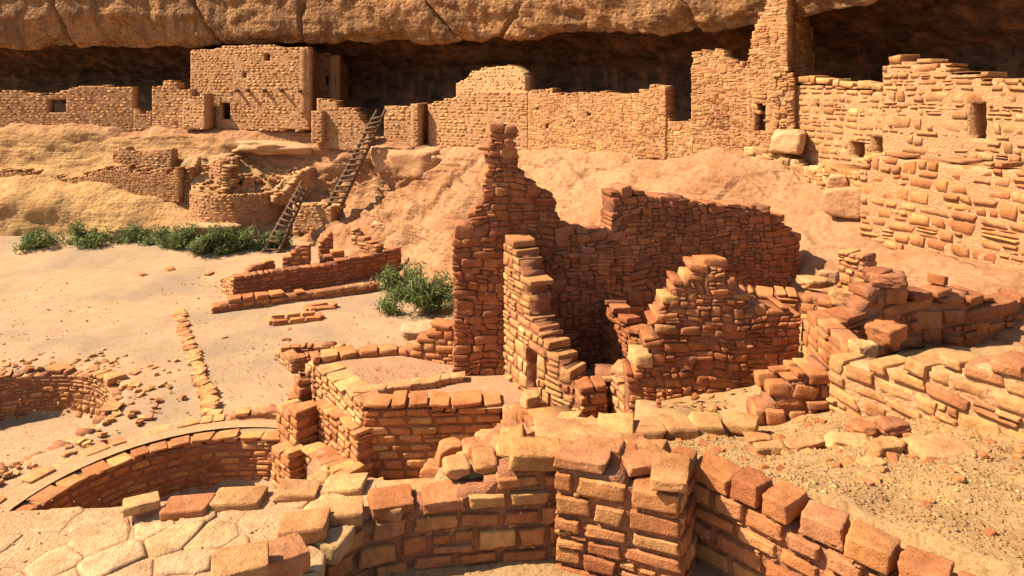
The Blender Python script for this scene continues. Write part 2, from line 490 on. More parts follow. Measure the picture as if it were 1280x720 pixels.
def prism_mesh(cell, depth, gap, rs, mat, soft=0.014):
    """stone with an irregular outline; local x along the wall, y to the back, z up, origin at its centre"""
    cx = sum(p[0] for p in cell) / len(cell); cz = sum(p[1] for p in cell) / len(cell)
    pts = []
    for i, p in enumerate(cell):
        q = cell[(i + 1) % len(cell)]
        pts.append((p[0] * 0.86 + (q[0] * 0.14), p[1] * 0.86 + q[1] * 0.14))      # blunted corners
        pts.append((p[0] * 0.14 + (q[0] * 0.86), p[1] * 0.14 + q[1] * 0.86))
    n = len(pts)
    tx, tz = rs.uniform(-.10, .10), rs.uniform(-.10, .10)
    def ring(ins, y, jy=0.0):
        o = []
        for x, z in pts:
            dx, dz = x - cx, z - cz
            d = math.hypot(dx, dz) or 1
            k = max(0.2, 1 - ins / d)
            o.append((dx * k, y + rs.uniform(-jy, jy) + (dx * tx + dz * tz if y < 0 else 0), dz * k))
        return o
    h = depth / 2
    V = ring(gap * 1.2, h) + ring(gap * 0.5, -h + soft * 1.4) + ring(gap * 0.8 + soft * 0.45, -h + soft * 0.3, 0.002) + ring(gap + soft * 1.5, -h, 0.003)
    V.append((rs.uniform(-.02, .02), -h - rs.uniform(-0.006, 0.012), rs.uniform(-.01, .01)))
    V.append((0, h, 0))
    F = []
    for r in range(3):
        for i in range(n):
            a, b = r * n + i, r * n + (i + 1) % n
            F.append((a, b, b + n, a + n))
    for i in range(n):
        F.append((3 * n + i, 3 * n + (i + 1) % n, 4 * n)); F.append((i, 4 * n + 1, (i + 1) % n))
    return V, F, cx, cz

# ------------------------------------------------------------------ masonry wall
def wall(name, label, cat, path, thick=0.35, h=0.12, L=(0.18, 0.38), mat='orange', mortar='mortar', top=None, base=None,
         openings=(), style='course', seed=1, near=False, minpx=9.0, group=None, parent=None, chink=False, world=False,
         gap=0.014, proud=0.018, ragged=0.0, tilt=1.5, maxind=280, caph=None, capL=None, capth=None, deep=0.0, inset=None, split=0.13, wythe=False):
    rs = random.Random(seed)
    pts = []
    for q in path:
        if world: pts.append(tuple(q) + (0, 0) if len(q) == 2 else tuple(q))
        else:
            X = (q[0] - 640) / FPX * q[1]
            zt = EYE - (q[2] - HY) / FPX * q[1] if len(q) > 2 else 0
            zb = EYE - (q[3] - HY) / FPX * q[1] if len(q) > 3 else 0
            pts.append((X, q[1], zt, zb))
    A = np.array(pts, dtype=float)
    seg = np.hypot(np.diff(A[:, 0]), np.diff(A[:, 1]))
    S = np.concatenate([[0], np.cumsum(seg)])
    T = S[-1]
    def xy(s): return np.interp(s, S, A[:, 0]), np.interp(s, S, A[:, 1])
    def pxs(s):
        x, y = xy(s)
        return 640 + FPX * x / y, y
    def zt(s):
        if top is None: return np.interp(s, S, A[:, 2])
        p, y = pxs(s)
        return EYE - (np.interp(p, [a for a, b in top], [b for a, b in top]) - HY) / FPX * y
    def zb(s):
        if base is None: return np.interp(s, S, A[:, 3]) - deep
        if not isinstance(base, (list, tuple)): return np.full_like(np.asarray(s, float), base)
        p, y = pxs(s)
        return EYE - (np.interp(p, [a for a, b in base], [b for a, b in base]) - HY) / FPX * y - deep
    def tang(s):
        e = 0.02 + 0.01 * T
        x0, y0 = xy(np.clip(s - e, 0, T)); x1, y1 = xy(np.clip(s + e, 0, T))
        d = np.hypot(x1 - x0, y1 - y0)
        return (x1 - x0) / d, (y1 - y0) / d
    # openings -> world (s0,s1,z0,z1)
    ops = []
    ss = np.linspace(0, T, 400)
    pp, yy = pxs(ss)
    for op in openings:
        if len(op) == 5: ops.append(op[:4]); continue          # already in s / z
        s0 = float(np.interp(op[0], pp, ss)); s1 = float(np.interp(op[1], pp, ss))
        Ym = float(np.interp((s0 + s1) / 2, ss, yy))
        ops.append((s0, s1, EYE - (op[3] - HY) / FPX * Ym, EYE - (op[2] - HY) / FPX * Ym))
    x0, y0 = xy(np.array([T / 2]))
    zb_all, zt_all = zb(ss), zt(ss)
    zmin, zmax = float(zb_all.min()), float(zt_all.max())
    org = (float(x0[0]), float(y0[0]), zmin)
    if parent is None:
        root = tag(empty(name, org, label, cat, group), kind='thing')
        core_parent, o_org = root, org
    else:
        core_parent, o_org = parent, tuple(parent_origin(parent))
    # mortar core: cells
    ds = min(max(0.05, L[0] * 0.5), 0.3); dz = h * 0.5
    ns = max(2, int(math.ceil(T / ds))); nz = max(2, int(math.ceil((zmax - zmin) / dz)))
    sv = np.linspace(0, T, ns + 1); zv = np.linspace(zmin, zmax, nz + 1)
    sm = (sv[1:] + sv[:-1]) / 2; zm = (zv[1:] + zv[:-1]) / 2
    rg = np.array([rs.uniform(-1, 0) for _ in range(ns)]) * ragged
    occ = (zm[None, :] < (zt(sm) + rg - h * 0.55)[:, None]) & (zm[None, :] > (zb(sm) - dz)[:, None])
    occ[:, 0] |= (zt(sm) > zb(sm) + h * 0.3) & (zb(sm) < zmin + dz)
    for (a, b, c, d) in ops:
        occ &= ~(((sm > a) & (sm < b))[:, None] & ((zm > c) & (zm < d))[None, :])
    tx, ty = tang(sv)
    nx, ny = -ty, tx                                          # towards the back
    fx, fy = xy(sv)
    inset = inset if inset is not None else 0.012
    sv_in = np.zeros(ns + 1)
    V = np.zeros((2, ns + 1, nz + 1, 3))
    jr = np.random.RandomState(seed)
    for side, off in ((0, inset), (1, thick - inset)):
        V[side, :, :, 0] = (fx + nx * off)[:, None]
        V[side, :, :, 1] = (fy + ny * off)[:, None]
        V[side, :, :, 2] = zv[None, :]
    V[:, 0, :, 0] += tx[0] * inset; V[:, 0, :, 1] += ty[0] * inset
    V[:, -1, :, 0] -= tx[-1] * inset; V[:, -1, :, 1] -= ty[-1] * inset
    V += jr.uniform(-1, 1, V.shape) * min(0.012, dz * 0.2)
    vid = np.arange(V.size // 3).reshape(2, ns + 1, nz + 1)
    F = []
    oc = np.pad(occ, 1)
    for i in range(ns):
        for j in range(nz):
            if not occ[i, j]: continue
            F.append((vid[0, i, j], vid[0, i + 1, j], vid[0, i + 1, j + 1], vid[0, i, j + 1]))
            F.append((vid[1, i, j], vid[1, i, j + 1], vid[1, i + 1, j + 1], vid[1, i + 1, j]))
            if not oc[i, j + 1]: F.append((vid[0, i, j], vid[0, i, j + 1], vid[1, i, j + 1], vid[1, i, j]))
            if not oc[i + 2, j + 1]: F.append((vid[0, i + 1, j], vid[1, i + 1, j], vid[1, i + 1, j + 1], vid[0, i + 1, j + 1]))
            if not oc[i + 1, j]: F.append((vid[0, i, j], vid[1, i, j], vid[1, i + 1, j], vid[0, i + 1, j]))
            if not oc[i + 1, j + 2]: F.append((vid[0, i, j + 1], vid[0, i + 1, j + 1], vid[1, i + 1, j + 1], vid[1, i, j + 1]))
    core_org = org if parent is not None else (0, 0, 0)
    pv = V.reshape(-1, 3) - np.array(org)
    F = np.array(F) if F else np.zeros((0, 4), int)
    if len(F):
        used = np.unique(F)
        remap = np.full(len(pv), -1); remap[used] = np.arange(len(used))
        pv, F = pv[used], remap[F]
    cname = 'mortar_core' if parent is None else name
    core = link(cname, np_mesh(cname, pv, F, M[mortar]), core_parent, tuple(Vector(org) - Vector(o_org)) if parent is not None else (0, 0, 0))
    stone_parent, s_org = (root, org) if parent is None else (core, org)
    # stones
    items = []
    def emit(s, l, z, hh, extra=0.0):
        sc = s + l / 2; zc = z + hh / 2
        t_ = float(zt(np.array([sc]))[0]); b_ = float(zb(np.array([sc]))[0])
        if zc > t_ - 0.1 * hh + rs.uniform(-1, 0.2) * ragged or z + hh < b_ - 0.3 * h: return
        parts = [(s, s + l)]
        for (a, b, c, d) in ops:
            if z + hh * 0.6 > c and z + hh * 0.4 < d:
                nw = []
                for (p, q) in parts:
                    if q <= a or p >= b: nw.append((p, q)); continue
                    if a - p > L[0] * 0.3: nw.append((p, a))
                    if q - b > L[0] * 0.3: nw.append((b, q))
                parts = nw
        for p, q in parts:
            ll = q - p
            sc = (p + q) / 2
            cx, cy = xy(np.array([sc])); ux, uy = tang(np.array([sc]))
            cx, cy, ux, uy = float(cx[0]), float(cy[0]), float(ux[0]), float(uy[0])
            pr = rs.uniform(-proud * 0.3, proud) + extra
            th = thick + pr + rs.uniform(0, proud)
            mx, my = cx - uy * (th / 2 - pr), cy + ux * (th / 2 - pr)
            eu = (math.radians(rs.gauss(0, tilt)), math.radians(rs.gauss(0, tilt)), math.atan2(uy, ux) + math.radians(rs.gauss(0, tilt)))
            if wythe:                                           # a front stone and a smaller one behind it
                fd = th * rs.uniform(0.42, 0.58)
                bd = th - fd - 0.01
                e2 = (eu[0] * 1.5, eu[1] * 1.5, eu[2] + math.radians(rs.gauss(0, 3)))
                off = rs.uniform(-0.25, 0.25) * ll
                items.append(((cx - uy * (fd + bd / 2 - pr) + ux * off, cy + ux * (fd + bd / 2 - pr) + uy * off, z + hh / 2 + rs.uniform(-.03, .01)), e2, (ll * rs.uniform(0.75, 0.95), bd, hh), cy))
                mx, my, th = cx - uy * (fd / 2 - pr), cy + ux * (fd / 2 - pr), fd
            items.append(((mx, my, z + hh / 2), eu, (max(0.02, ll - gap * rs.uniform(0.6, 1.5)), th, max(0.015, hh - gap * rs.uniform(0.6, 1.5))), cy))
    if style == 'fieldstone':
        def keep(sc, zc):
            if sc < -0.02 or sc > T + 0.02: return False
            q = np.array([min(max(sc, 0), T)])
            if zc > float(zt(q)[0]) - h * 0.25 + rs.uniform(-1, 0.3) * ragged or zc < float(zb(q)[0]) - h * 0.5: return False
            return not any(a - 0.02 < sc < b + 0.02 and c < zc < d + 0.03 for (a, b, c, d) in ops)
        made = []
        for cell in rubble_cells(T, zmin, zmax, h, L, rs, keep):
            pr = rs.uniform(-proud * 0.3, proud)
            th = thick + pr + rs.uniform(0, proud)
            v, f, sc, zc = prism_mesh(cell, th, gap * 0.5, rs, mat)
            ci = np.array([sc])
            cx, cy = xy(ci); ux, uy = tang(ci)
            cx, cy, ux, uy = float(cx[0]), float(cy[0]), float(ux[0]), float(uy[0])
            xs_ = [p[0] for p in cell]; zs_ = [p[1] for p in cell]
            size = max(max(xs_) - min(xs_), max(zs_) - min(zs_)) * FPX / cy
            made.append((size, v, f, (cx - uy * (th / 2 - pr), cy + ux * (th / 2 - pr), zc), math.atan2(uy, ux)))
        made.sort(key=lambda q: -q[0])
        nind = len([q for q in made if q[0] >= minpx][:maxind])
        for size, v, f, loc, a in made[:nind]:
            o = link('stone', np_mesh('stone', v, f, M[mat], True), stone_parent, tuple(Vector(loc) - Vector(s_org)))
            o.rotation_euler = (0, 0, a)
        if made[nind:]:
            VV, FF = [], []
            for size, v, f, loc, a in made[nind:]:
                ca, sa = math.cos(a), math.sin(a)
                k0 = len(VV)
                VV += [(x * ca - y * sa + loc[0] - s_org[0], x * sa + y * ca + loc[1] - s_org[1], z + loc[2] - s_org[2]) for x, y, z in v]
                FF += [tuple(i + k0 for i in q) for q in f]
            tag(link('small_stones', np_mesh('small_stones', VV, FF, M[mat], True), stone_parent), kind='stuff')
    z = zmin - h * 0.4 if style != 'fieldstone' else zmax + 2 * h
    row = 0
    while z < zmax + h:
        if style == 'rubble': hh = h * rs.choice([0.7, 0.9, 1.1, 1.5, 1.7])
        else: hh = h * rs.uniform(0.78, 1.25)
        s = 0.0
        first = True
        while s < T - 0.02:
            l = rs.uniform(*L)
            if style == 'rubble': l *= rs.choice([0.6, 0.85, 1.0, 1.3])
            if first and row % 2: l *= 0.6
            first = False
            if T - s - l < L[0] * 0.5: l = T - s
            r = rs.random()
            if style == 'rubble' and r < 0.42 and hh > h * 0.85:
                if r < 0.24:
                    k = rs.uniform(0.35, 0.65)
                    emit(s, l, z, hh * k); 
                    m_ = rs.uniform(0.35, 0.65)
                    emit(s, l * m_, z + hh * k, hh * (1 - k)); emit(s + l * m_, l * (1 - m_), z + hh * k, hh * (1 - k))
                elif r < 0.36:
                    k = rs.uniform(0.4, 0.6)
                    emit(s, l * k, z, hh * 0.5); emit(s + l * k, l * (1 - k), z, hh * 0.55)
                    emit(s, l, z + hh * 0.52, hh * 0.48)
                else:
                    for kk in range(3): emit(s, l, z + hh * kk / 3, hh / 3)
            elif style == 'course' and r < split and hh > 0.8 * h:
                k = rs.uniform(0.4, 0.6)
                emit(s, l, z, hh * k); emit(s, l * 0.5, z + hh * k, hh * (1 - k)); emit(s + l * 0.5, l * 0.5, z + hh * k, hh * (1 - k))
            else:
                emit(s, l, z, hh * rs.uniform(0.88, 1.06))
            s += l
        z += hh
        row += 1
    # cap stones
    if caph:
        s = 0.0
        while s < T - 0.05:
            l = rs.uniform(*capL) if capL else rs.uniform(L[0] * 1.0, L[1] * 1.1)
            if T - s - l < L[0] * 0.7: l = T - s
            t_ = float(zt(np.array([s + l / 2]))[0])
            n0 = len(items)
            hh = caph * rs.uniform(0.8, 1.15)
            cx, cy = xy(np.array([s + l / 2])); ux, uy = tang(np.array([s + l / 2]))
            cx, cy, ux, uy = float(cx[0]), float(cy[0]), float(ux[0]), float(uy[0])
            pr = rs.uniform(0, 0.05); th = (capth or thick) * rs.uniform(0.9, 1.15) + pr
            items.append(((cx - uy * (th / 2 - pr), cy + ux * (th / 2 - pr), t_ + hh / 2 - 0.02), (math.radians(rs.gauss(0, 3)), math.radians(rs.gauss(0, 3)), math.atan2(uy, ux) + math.radians(rs.gauss(0, 4))), (l - gap, th, hh), cy))
            s += l
    def metric(it): return max(it[2][0], it[2][2]) * FPX / it[3]
    items.sort(key=metric, reverse=True)
    ind = [it for it in items if metric(it) >= minpx][:maxind]
    rest = items[len(ind):]
    for it in ind: put_stone(stone_parent, s_org, it[0], it[1], it[2], mat, near, rs)
    if rest: joined('small_stones' , [it[:3] for it in rest], mat, stone_parent, MID_T if metric(rest[0]) > 14 else BOX_T, metric(rest[0]) > 14, 'stuff', seed)
    if chink:
        ch = []
        for loc, eu, d, cy in items:
            if loc[2] - d[2] / 2 < zmin: continue
            for _ in range(int(d[0] / 0.05)):
                if rs.random() < 0.3: continue
                u = rs.uniform(-0.5, 0.5) * d[0]
                c_, s_ = math.cos(eu[2]), math.sin(eu[2])
                off = -d[1] / 2 + 0.037 + rs.uniform(0.012, 0.024)
                x = loc[0] + c_ * u - s_ * off; y = loc[1] + s_ * u + c_ * off
                w = rs.uniform(0.015, 0.05)
                ch.append(((x, y, loc[2] - d[2] / 2 - gap * 0.3), (rs.uniform(-.15, .15), rs.uniform(-.25, .25), eu[2]), (w, 0.075, rs.uniform(0.010, 0.02))))
        joined('chinking_stones', ch, mat, stone_parent, BOX_T, False, 'stuff', seed + 1)
    return core if parent is not None else root

# ------------------------------------------------------------------ cliff with alcove
LEDGE = [  # px, Y, ledge row, base nodes [(d,z)...4], brow d, brow z
    (-330, 30.5, 157, [(4.6, 0.0), (3.8, 1.5), (1.4, 2.3), (0.6, 3.9)], -0.8, 7.5),
    (0, 29.4, 156, [(4.4, 0.0), (3.7, 1.5), (1.4, 2.3), (0.6, 3.9)], -0.8, 7.45),
    (160, 28.9, 155, [(4.3, 0.0), (3.6, 1.3), (1.2, 2.4), (0.6, 3.9)], -0.9, 7.5),
    (240, 28.5, 155, [(4.2, 0.0), (3.6, 1.2), (1.2, 2.3), (0.6, 3.9)], -0.9, 7.6),
    (400, 26.6, 165, [(2.3, 0.0), (1.7, 0.5), (0.7, 1.5), (0.4, 3.4)], -0.9, 7.6),
    (480, 25.5, 180, [(2.7, 0.1), (1.9, 0.8), (0.8, 2.2), (0.4, 3.3)], -0.9, 7.6),
    (570, 24.0, 185, [(3.2, 0.3), (2.5, 1.2), (1.2, 2.6), (0.5, 3.5)], -1.0, 7.55),
    (700, 21.5, 187, [(3.8, 0.4), (2.9, 1.4), (1.4, 2.8), (0.5, 3.6)], -0.8, 7.45),
    (830, 18.5, 190, [(4.6, 0.6), (3.2, 1.9), (1.6, 3.2), (0.5, 3.9)], -0.9, 7.3),
    (950, 16.5, 192, [(4.2, 1.0), (2.9, 2.2), (1.3, 3.3), (0.5, 4.0)], -1.0, 7.35),
    (1070, 13.5, 262, [(2.7, 1.7), (1.8, 2.5), (0.9, 3.05), (0.4, 3.25)], -1.5, 7.7),
    (1120, 12.3, 300, [(2.0, 2.0), (1.4, 2.5), (0.8, 2.8), (0.4, 2.95)], -1.5, 7.8),
    (1280, 10.2, 340, [(1.8, 2.2), (1.3, 2.5), (0.7, 2.8), (0.4, 2.95)], -1.0, 7.8),
    (1700, 7.6, 420, [(1.8, 2.2), (1.3, 2.5), (0.7, 2.8), (0.4, 2.95)], -1.0, 7.8),
]
def cliff():
    K = []
    for px, Y, row, bn, bd, bz in LEDGE:
        X, _, zl = P(px, row, Y)
        K.append((X, Y, zl, bn, bd, bz))
    kx = np.array([(k[0], k[1]) for k in K])
    ks = np.concatenate([[0], np.cumsum(np.hypot(*np.diff(kx, axis=0).T))])
    nodes_ = []
    for X, Y, zl, bn, bd, bz in K:
        back = 4.2
        n = [(bn[0][0] + 2.0, bn[0][1] - 1.2), bn[0], bn[1], bn[2], bn[3], (-0.2, zl), (-back * 0.8, zl + 0.25), (-back, zl + 0.9),
             (-back - 0.3, bz - 1.0), (-back * 0.62, bz + 0.1), (-back * 0.2 + min(bd, 0), bz + 0.35), (bd, bz), (bd + 0.32, bz + 0.45), (bd + 0.6, bz + 1.6),
             (bd + 0.5, bz + 5.0), (bd - 2.5, bz + 10.0)]
        nodes_.append(n)
    nodes_ = np.array(nodes_)                                # (k, 16, 2)
    nu = 560
    us = np.linspace(0, ks[-1], nu)
    # smooth curves along u
    def sm(vals):
        r = np.interp(us, ks, vals)
        w = np.hanning(31); w /= w.sum()
        return np.convolve(np.pad(r, 15, mode='edge'), w, 'valid')
    cx, cy = sm(kx[:, 0]), sm(kx[:, 1])
    tx, ty = np.gradient(cx), np.gradient(cy)
    ln = np.hypot(tx, ty); tx, ty = tx / ln, ty / ln
    ox, oy = ty, -tx                                          # outward, towards the camera
    res = [16, 14, 16, 26, 22, 20, 18, 8, 22, 16, 20, 14, 12, 22, 26, 14]
    tt, zone = [], []
    for k in range(15):
        m = res[k]
        tt += [k + j / m for j in range(m)]
    tt.append(15.0)
    tt = np.array(tt); nv = len(tt)
    nd = np.stack([[sm(nodes_[:, j, c]) for c in (0, 1)] for j in range(16)])   # (16,2,nu)
    prof = np.zeros((nu, nv, 2))
    kk = np.arange(16)
    for i in range(nu):
        for c in (0, 1): prof[i, :, c] = np.interp(tt, kk, nd[:, c, i])
    # round the profile a little
    w = np.hanning(11); w /= w.sum()
    pr = prof.copy()
    for c in (0, 1):
        q = np.pad(prof[:, :, c], ((0, 0), (5, 5)), mode='edge')
        pr[:, :, c] = sum(w[k] * q[:, k:k + nv] for k in range(11))
    d, z = pr[:, :, 0], pr[:, :, 1]
    V = np.stack([cx[:, None] + ox[:, None] * d, cy[:, None] + oy[:, None] * d, z], 2)
    du = np.gradient(V, axis=0); dv = np.gradient(V, axis=1)
    Nn = np.cross(du, dv); Nn /= np.maximum(np.linalg.norm(Nn, axis=2, keepdims=True), 1e-6)
    p = V.reshape(-1, 3)
    T = np.tile(tt, nu)
    is_slope = np.clip(1 - np.abs(T - 2.8) / 2.6, 0, 1) ** 0.5
    is_brow = np.clip((T - 10.6) / 0.5, 0, 1)
    flat = ((T > 4.7) & (T < 6.3)).astype(float)
    big = fbm(p * np.array([1, 1, 1.4]), 0.36, 3, 11)
    med = fbm(p * np.array([1, 1, 1.8]), 1.1, 4, 21)
    rid = 1 - np.abs(fbm(p * np.array([1, 1, 2.2]), 0.8, 3, 31))
    fine = fbm(p, 3.6, 3, 41)
    strat = vnoise(np.stack([p[:, 0] * 0.12, p[:, 1] * 0.12, p[:, 2] * 2.6], 1), 1.0, 5)
    pxq = 640 + FPX * p[:, 0] / p[:, 1]
    calm = (1 - 0.5 * sstep(560, 720, pxq)) * (0.45 + 0.55 * sstep(330, 420, pxq))                   # the slickrock is smoother towards the right
    disp = is_slope * (0.36 * big + (0.12 * med + 0.04 * fine + 0.06 * strat) * calm) - is_slope * calm * 0.20 * np.clip(rid - 0.86, 0, 1) * 5
    saw = np.mod(p[:, 2] * 1.35 + 0.55 * fbm(p, 0.5, 3, 61), 1.0)
    disp += is_slope * 0.20 * (saw ** 2 - 0.4) * (0.4 + 0.6 * sstep(330, 420, pxq)) * (0.6 + 0.4 * (1 - sstep(520, 680, pxq)))
    disp += is_brow * (0.14 * big + 0.07 * med + 0.045 * fine + 0.09 * strat)
    inner = np.clip(1 - is_slope - is_brow - flat, 0, 1)
    disp += inner * (0.18 * big + 0.10 * med + 0.05 * fine + 0.08 * strat)
    disp += flat * 0.04 * med
    # joints in the overhang: near vertical cracks
    U = np.repeat(us, nv)
    pxg = 640 + FPX * p[:, 0] / p[:, 1]
    for c0, lean, wd, dep in ((272, 4.0, 0.06, 0.4), (380, -2, 0.06, 0.25), (566, 7, 0.09, 0.5), (640, -9, 0.07, 0.2), (860, 3, 0.1, 0.3), (90, 3, 0.08, 0.3)):
        line = np.interp(c0, pxg.reshape(nu, nv)[:, 200], us) - lean * 0.12 * (p[:, 2] - 8.0) + 0.12 * vnoise(p, 1.5, 77)
        disp -= is_brow * dep * np.exp(-((U - line) / wd) ** 2) * (T < 14.2)
    # diagonal cracks in the slickrock
    for c0, lean, wd, dep in ((505, 1.4, 0.07, 0.3), (560, 1.0, 0.06, 0.22), (740, -0.8, 0.05, 0.15), (470, -1.0, 0.07, 0.25), (900, 1.2, 0.06, 0.2), (430, 0.6, 0.06, 0.25)):
        line = np.interp(c0, pxg.reshape(nu, nv)[:, 60], us) + lean * (p[:, 2] - 2.5) + 0.25 * vnoise(p, 0.9, 78)
        disp -= is_slope * dep * np.exp(-((U - line) / wd) ** 2)
    p = p + Nn.reshape(-1, 3) * disp[:, None]
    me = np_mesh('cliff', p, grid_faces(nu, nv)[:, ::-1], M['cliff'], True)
    soot_shade = np.clip((T - 6.6 + 0.5 * med) / 0.8, 0, 1) * np.clip((10.9 + 0.35 * med - T) / 0.5, 0, 1)  # mask over back wall and ceiling, where soot and recess shade are coloured in
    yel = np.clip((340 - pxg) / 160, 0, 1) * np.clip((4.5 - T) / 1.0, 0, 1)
    colr = np.stack([soot_shade, is_brow, yel, np.ones_like(soot_shade)], 1).astype(np.float32)
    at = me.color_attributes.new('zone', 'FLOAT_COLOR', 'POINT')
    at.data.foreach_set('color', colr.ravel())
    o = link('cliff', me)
    tag(o, 'sandstone cliff with a deep overhanging alcove, soot and shade painted in, above a slickrock ledge', None, None, 'structure')
    return o
cliff()

def ledge_Y(px):
    return float(np.interp(px, [k[0] for k in LEDGE], [k[1] for k in LEDGE]))

# ------------------------------------------------------------------ ground sheets
KIVA = (-4.4, 9.1, 2.2)
KIVA2 = (-9.35, 11.9, 2.0)
def hplane(name, x0, x1, y0, y1, step, zf, mat, smooth=True):
    xs = np.arange(x0, x1 + step, step); ys = np.arange(y0, y1 + step, step)
    X, Y = np.meshgrid(xs, ys, indexing='ij')
    Z = zf(X, Y)
    return tag(link(name, np_mesh(name, np.stack([X.ravel(), Y.ravel(), Z.ravel()], 1), grid_faces(len(xs), len(ys)), mat, smooth)), None, None, None, 'structure')

def plaza_z(X, Y):
    p = np.stack([X.ravel(), Y.ravel(), np.zeros(X.size)], 1)
    z = 0.05 * fbm(p, 0.35, 3, 3) + 0.012 * fbm(p, 2.5, 2, 5)
    z = z.reshape(X.shape)
    z = z + 0.35 * np.clip((Y - 22.0) / 3.0, 0, 1) * (X < -4)
    for cx, cy, r, dp in ((*KIVA, 0.8), (*KIVA2, 0.9)):
        dd = np.hypot(X - cx, Y - cy)
        z = z - (dp + z) * np.clip((r + 0.16 - dd) / 0.12, 0, 1)
    return z
o = hplane('plaza_ground', -26, 9, 2.0, 28, 0.13, plaza_z, M['ground'])
tag(o, 'pale sandy plaza floor with grey patches in front of the cliff')
o = hplane('canyon_ground', -400, 400, -400, 400, 40, lambda X, Y: X * 0 - 1.6, M['ground'])
tag(o, 'flat ground beyond the ruin')

def cross(X, Y, ax, ay, bx, by):      # >0 left of a->b
    return (bx - ax) * (Y - ay) - (by - ay) * (X - ax)

def platform_z(X, Y):
    p = np.stack([X.ravel(), Y.ravel(), np.zeros(X.size)], 1)
    n = (0.05 * fbm(p, 1.2, 4, 9) + 0.02 * fbm(p, 5, 2, 19)).reshape(X.shape)
    z = np.interp(Y, [3.0, 4.25, 6.6, 8.4, 11, 14], [3.37, 3.36, 2.42, 1.92, 1.9, 1.9]) + n
    z = np.where(X > 2.3, z + 0.22 * np.clip(X - 2.3, 0, 3) * sstep(4.0, 7.5, Y), z)
    z = z - 0.10 * np.clip(1.4 - X, 0, 4) * sstep(5.0, 7.0, Y)
    k = sstep(7.3, 8.6, Y) * (X < 1.55)
    z = z * (1 - k) + (0.95 + n) * k
    xb = np.interp(Y, [4.4, 5.0, 6.0, 7.5, 8.4], [-0.55, -0.3, -0.05, 0.0, 0.1])
    z = z - (z + 0.2) * sstep(0, 1, (xb - X) / 0.75)
    # room floors in front of the near walls
    low = (cross(X, Y, 1.35, 4.53, 2.12, 3.72) < 0) & (Y < 4.55)
    low |= (Y < 4.52) & (X < 1.22)
    z = np.where(low, 2.72 + 0.4 * n, z)
    # drop behind pier
    z = np.where((Y > 8.62) & (X < 3.55) & (X > 1.5), 0.7 + n, z)
    z = np.where((Y > 8.62) & (X >= 3.55), np.interp(Y, [8.6, 10.0, 10.25, 13], [2.3, 2.45, 1.5, 1.5]) + n, z)
    return z
o = hplane('gravel_terrace', -1.45, 8.5, 2.2, 13.0, 0.06, platform_z, M['gravel_soil'])
tag(o, 'yellowish gravel terrace sloping away behind the near right wall')

def terr_z(X, Y):
    p = np.stack([X.ravel(), Y.ravel(), np.zeros(X.size)], 1)
    n = (0.03 * fbm(p, 1.0, 4, 29)).reshape(X.shape)
    z = 1.09 + n
    # left edge follows the terrace wall
    d = cross(X, Y, -3.35, 11.6, -2.12, 10.02) / 2.0
    z = np.where(d < 0, -0.3, z)
    return z
o = hplane('terrace_floor', -3.5, 1.4, 9.99, 11.96, 0.06, terr_z, M['soil'])
tag(o, 'orange earth terrace floor below the tall broken wall')

# ------------------------------------------------------------------ boulders and loose rocks
def ico(sub):
    import bmesh
    bm = bmesh.new()
    bmesh.ops.create_icosphere(bm, subdivisions=sub, radius=1.0)
    v = np.array([q.co[:] for q in bm.verts]); f = np.array([[q.index for q in t.verts] for t in bm.faces])
    bm.free()
    return v, f
ICO4, ICO3 = ico(4), ico(3)
def boulder(label, loc, dims, rz=0.0, seed=1, block=0.5, mat='boulder', name='boulder', rough=0.16, tilt=(0, 0), group=None, cat='boulder', t=None):
    v, f = t or ICO4
    sd = seed * 13.7
    rr = np.random.RandomState(seed)
    pl_ = [(np.array(a, float) + rr.uniform(-.18, .18, 3), rr.uniform(0.8, 1.0)) for a in ((1, 0, 0), (-1, 0, 0), (0, 1, 0), (0, -1, 0), (0, 0, 1), (0, 0, -1))]
    for _ in range(int(9 + 4 * (1 - block))):
        a = rr.normal(size=3); a /= np.linalg.norm(a)
        pl_.append((a, rr.uniform(0.92, 1.2) + max(0.0, block - 0.45) * 0.75))
    rad = np.full(len(v), 9.0)
    for a, d0 in pl_:
        a = a / np.linalg.norm(a)
        dt = v @ a
        rad = np.where(dt > 0.05, np.minimum(rad, d0 / np.maximum(dt, 0.05)), rad)
    q = v * np.minimum(rad, 1.65)[:, None]
    q = q * (1 + 0.8 * rough * fbm(v + sd, 1.2, 3, seed)[:, None]) + 0.045 * np.stack([fbm(q + sd, 3.2, 3, seed + k) for k in range(3)], 1)
    q = q * np.array(dims) * 0.5
    R = np.array(Euler((tilt[0], tilt[1], rz)).to_matrix())
    o = link(name, np_mesh(name, q @ R.T, f, M[mat], True), None, loc)
    return tag(o, label, cat, group)

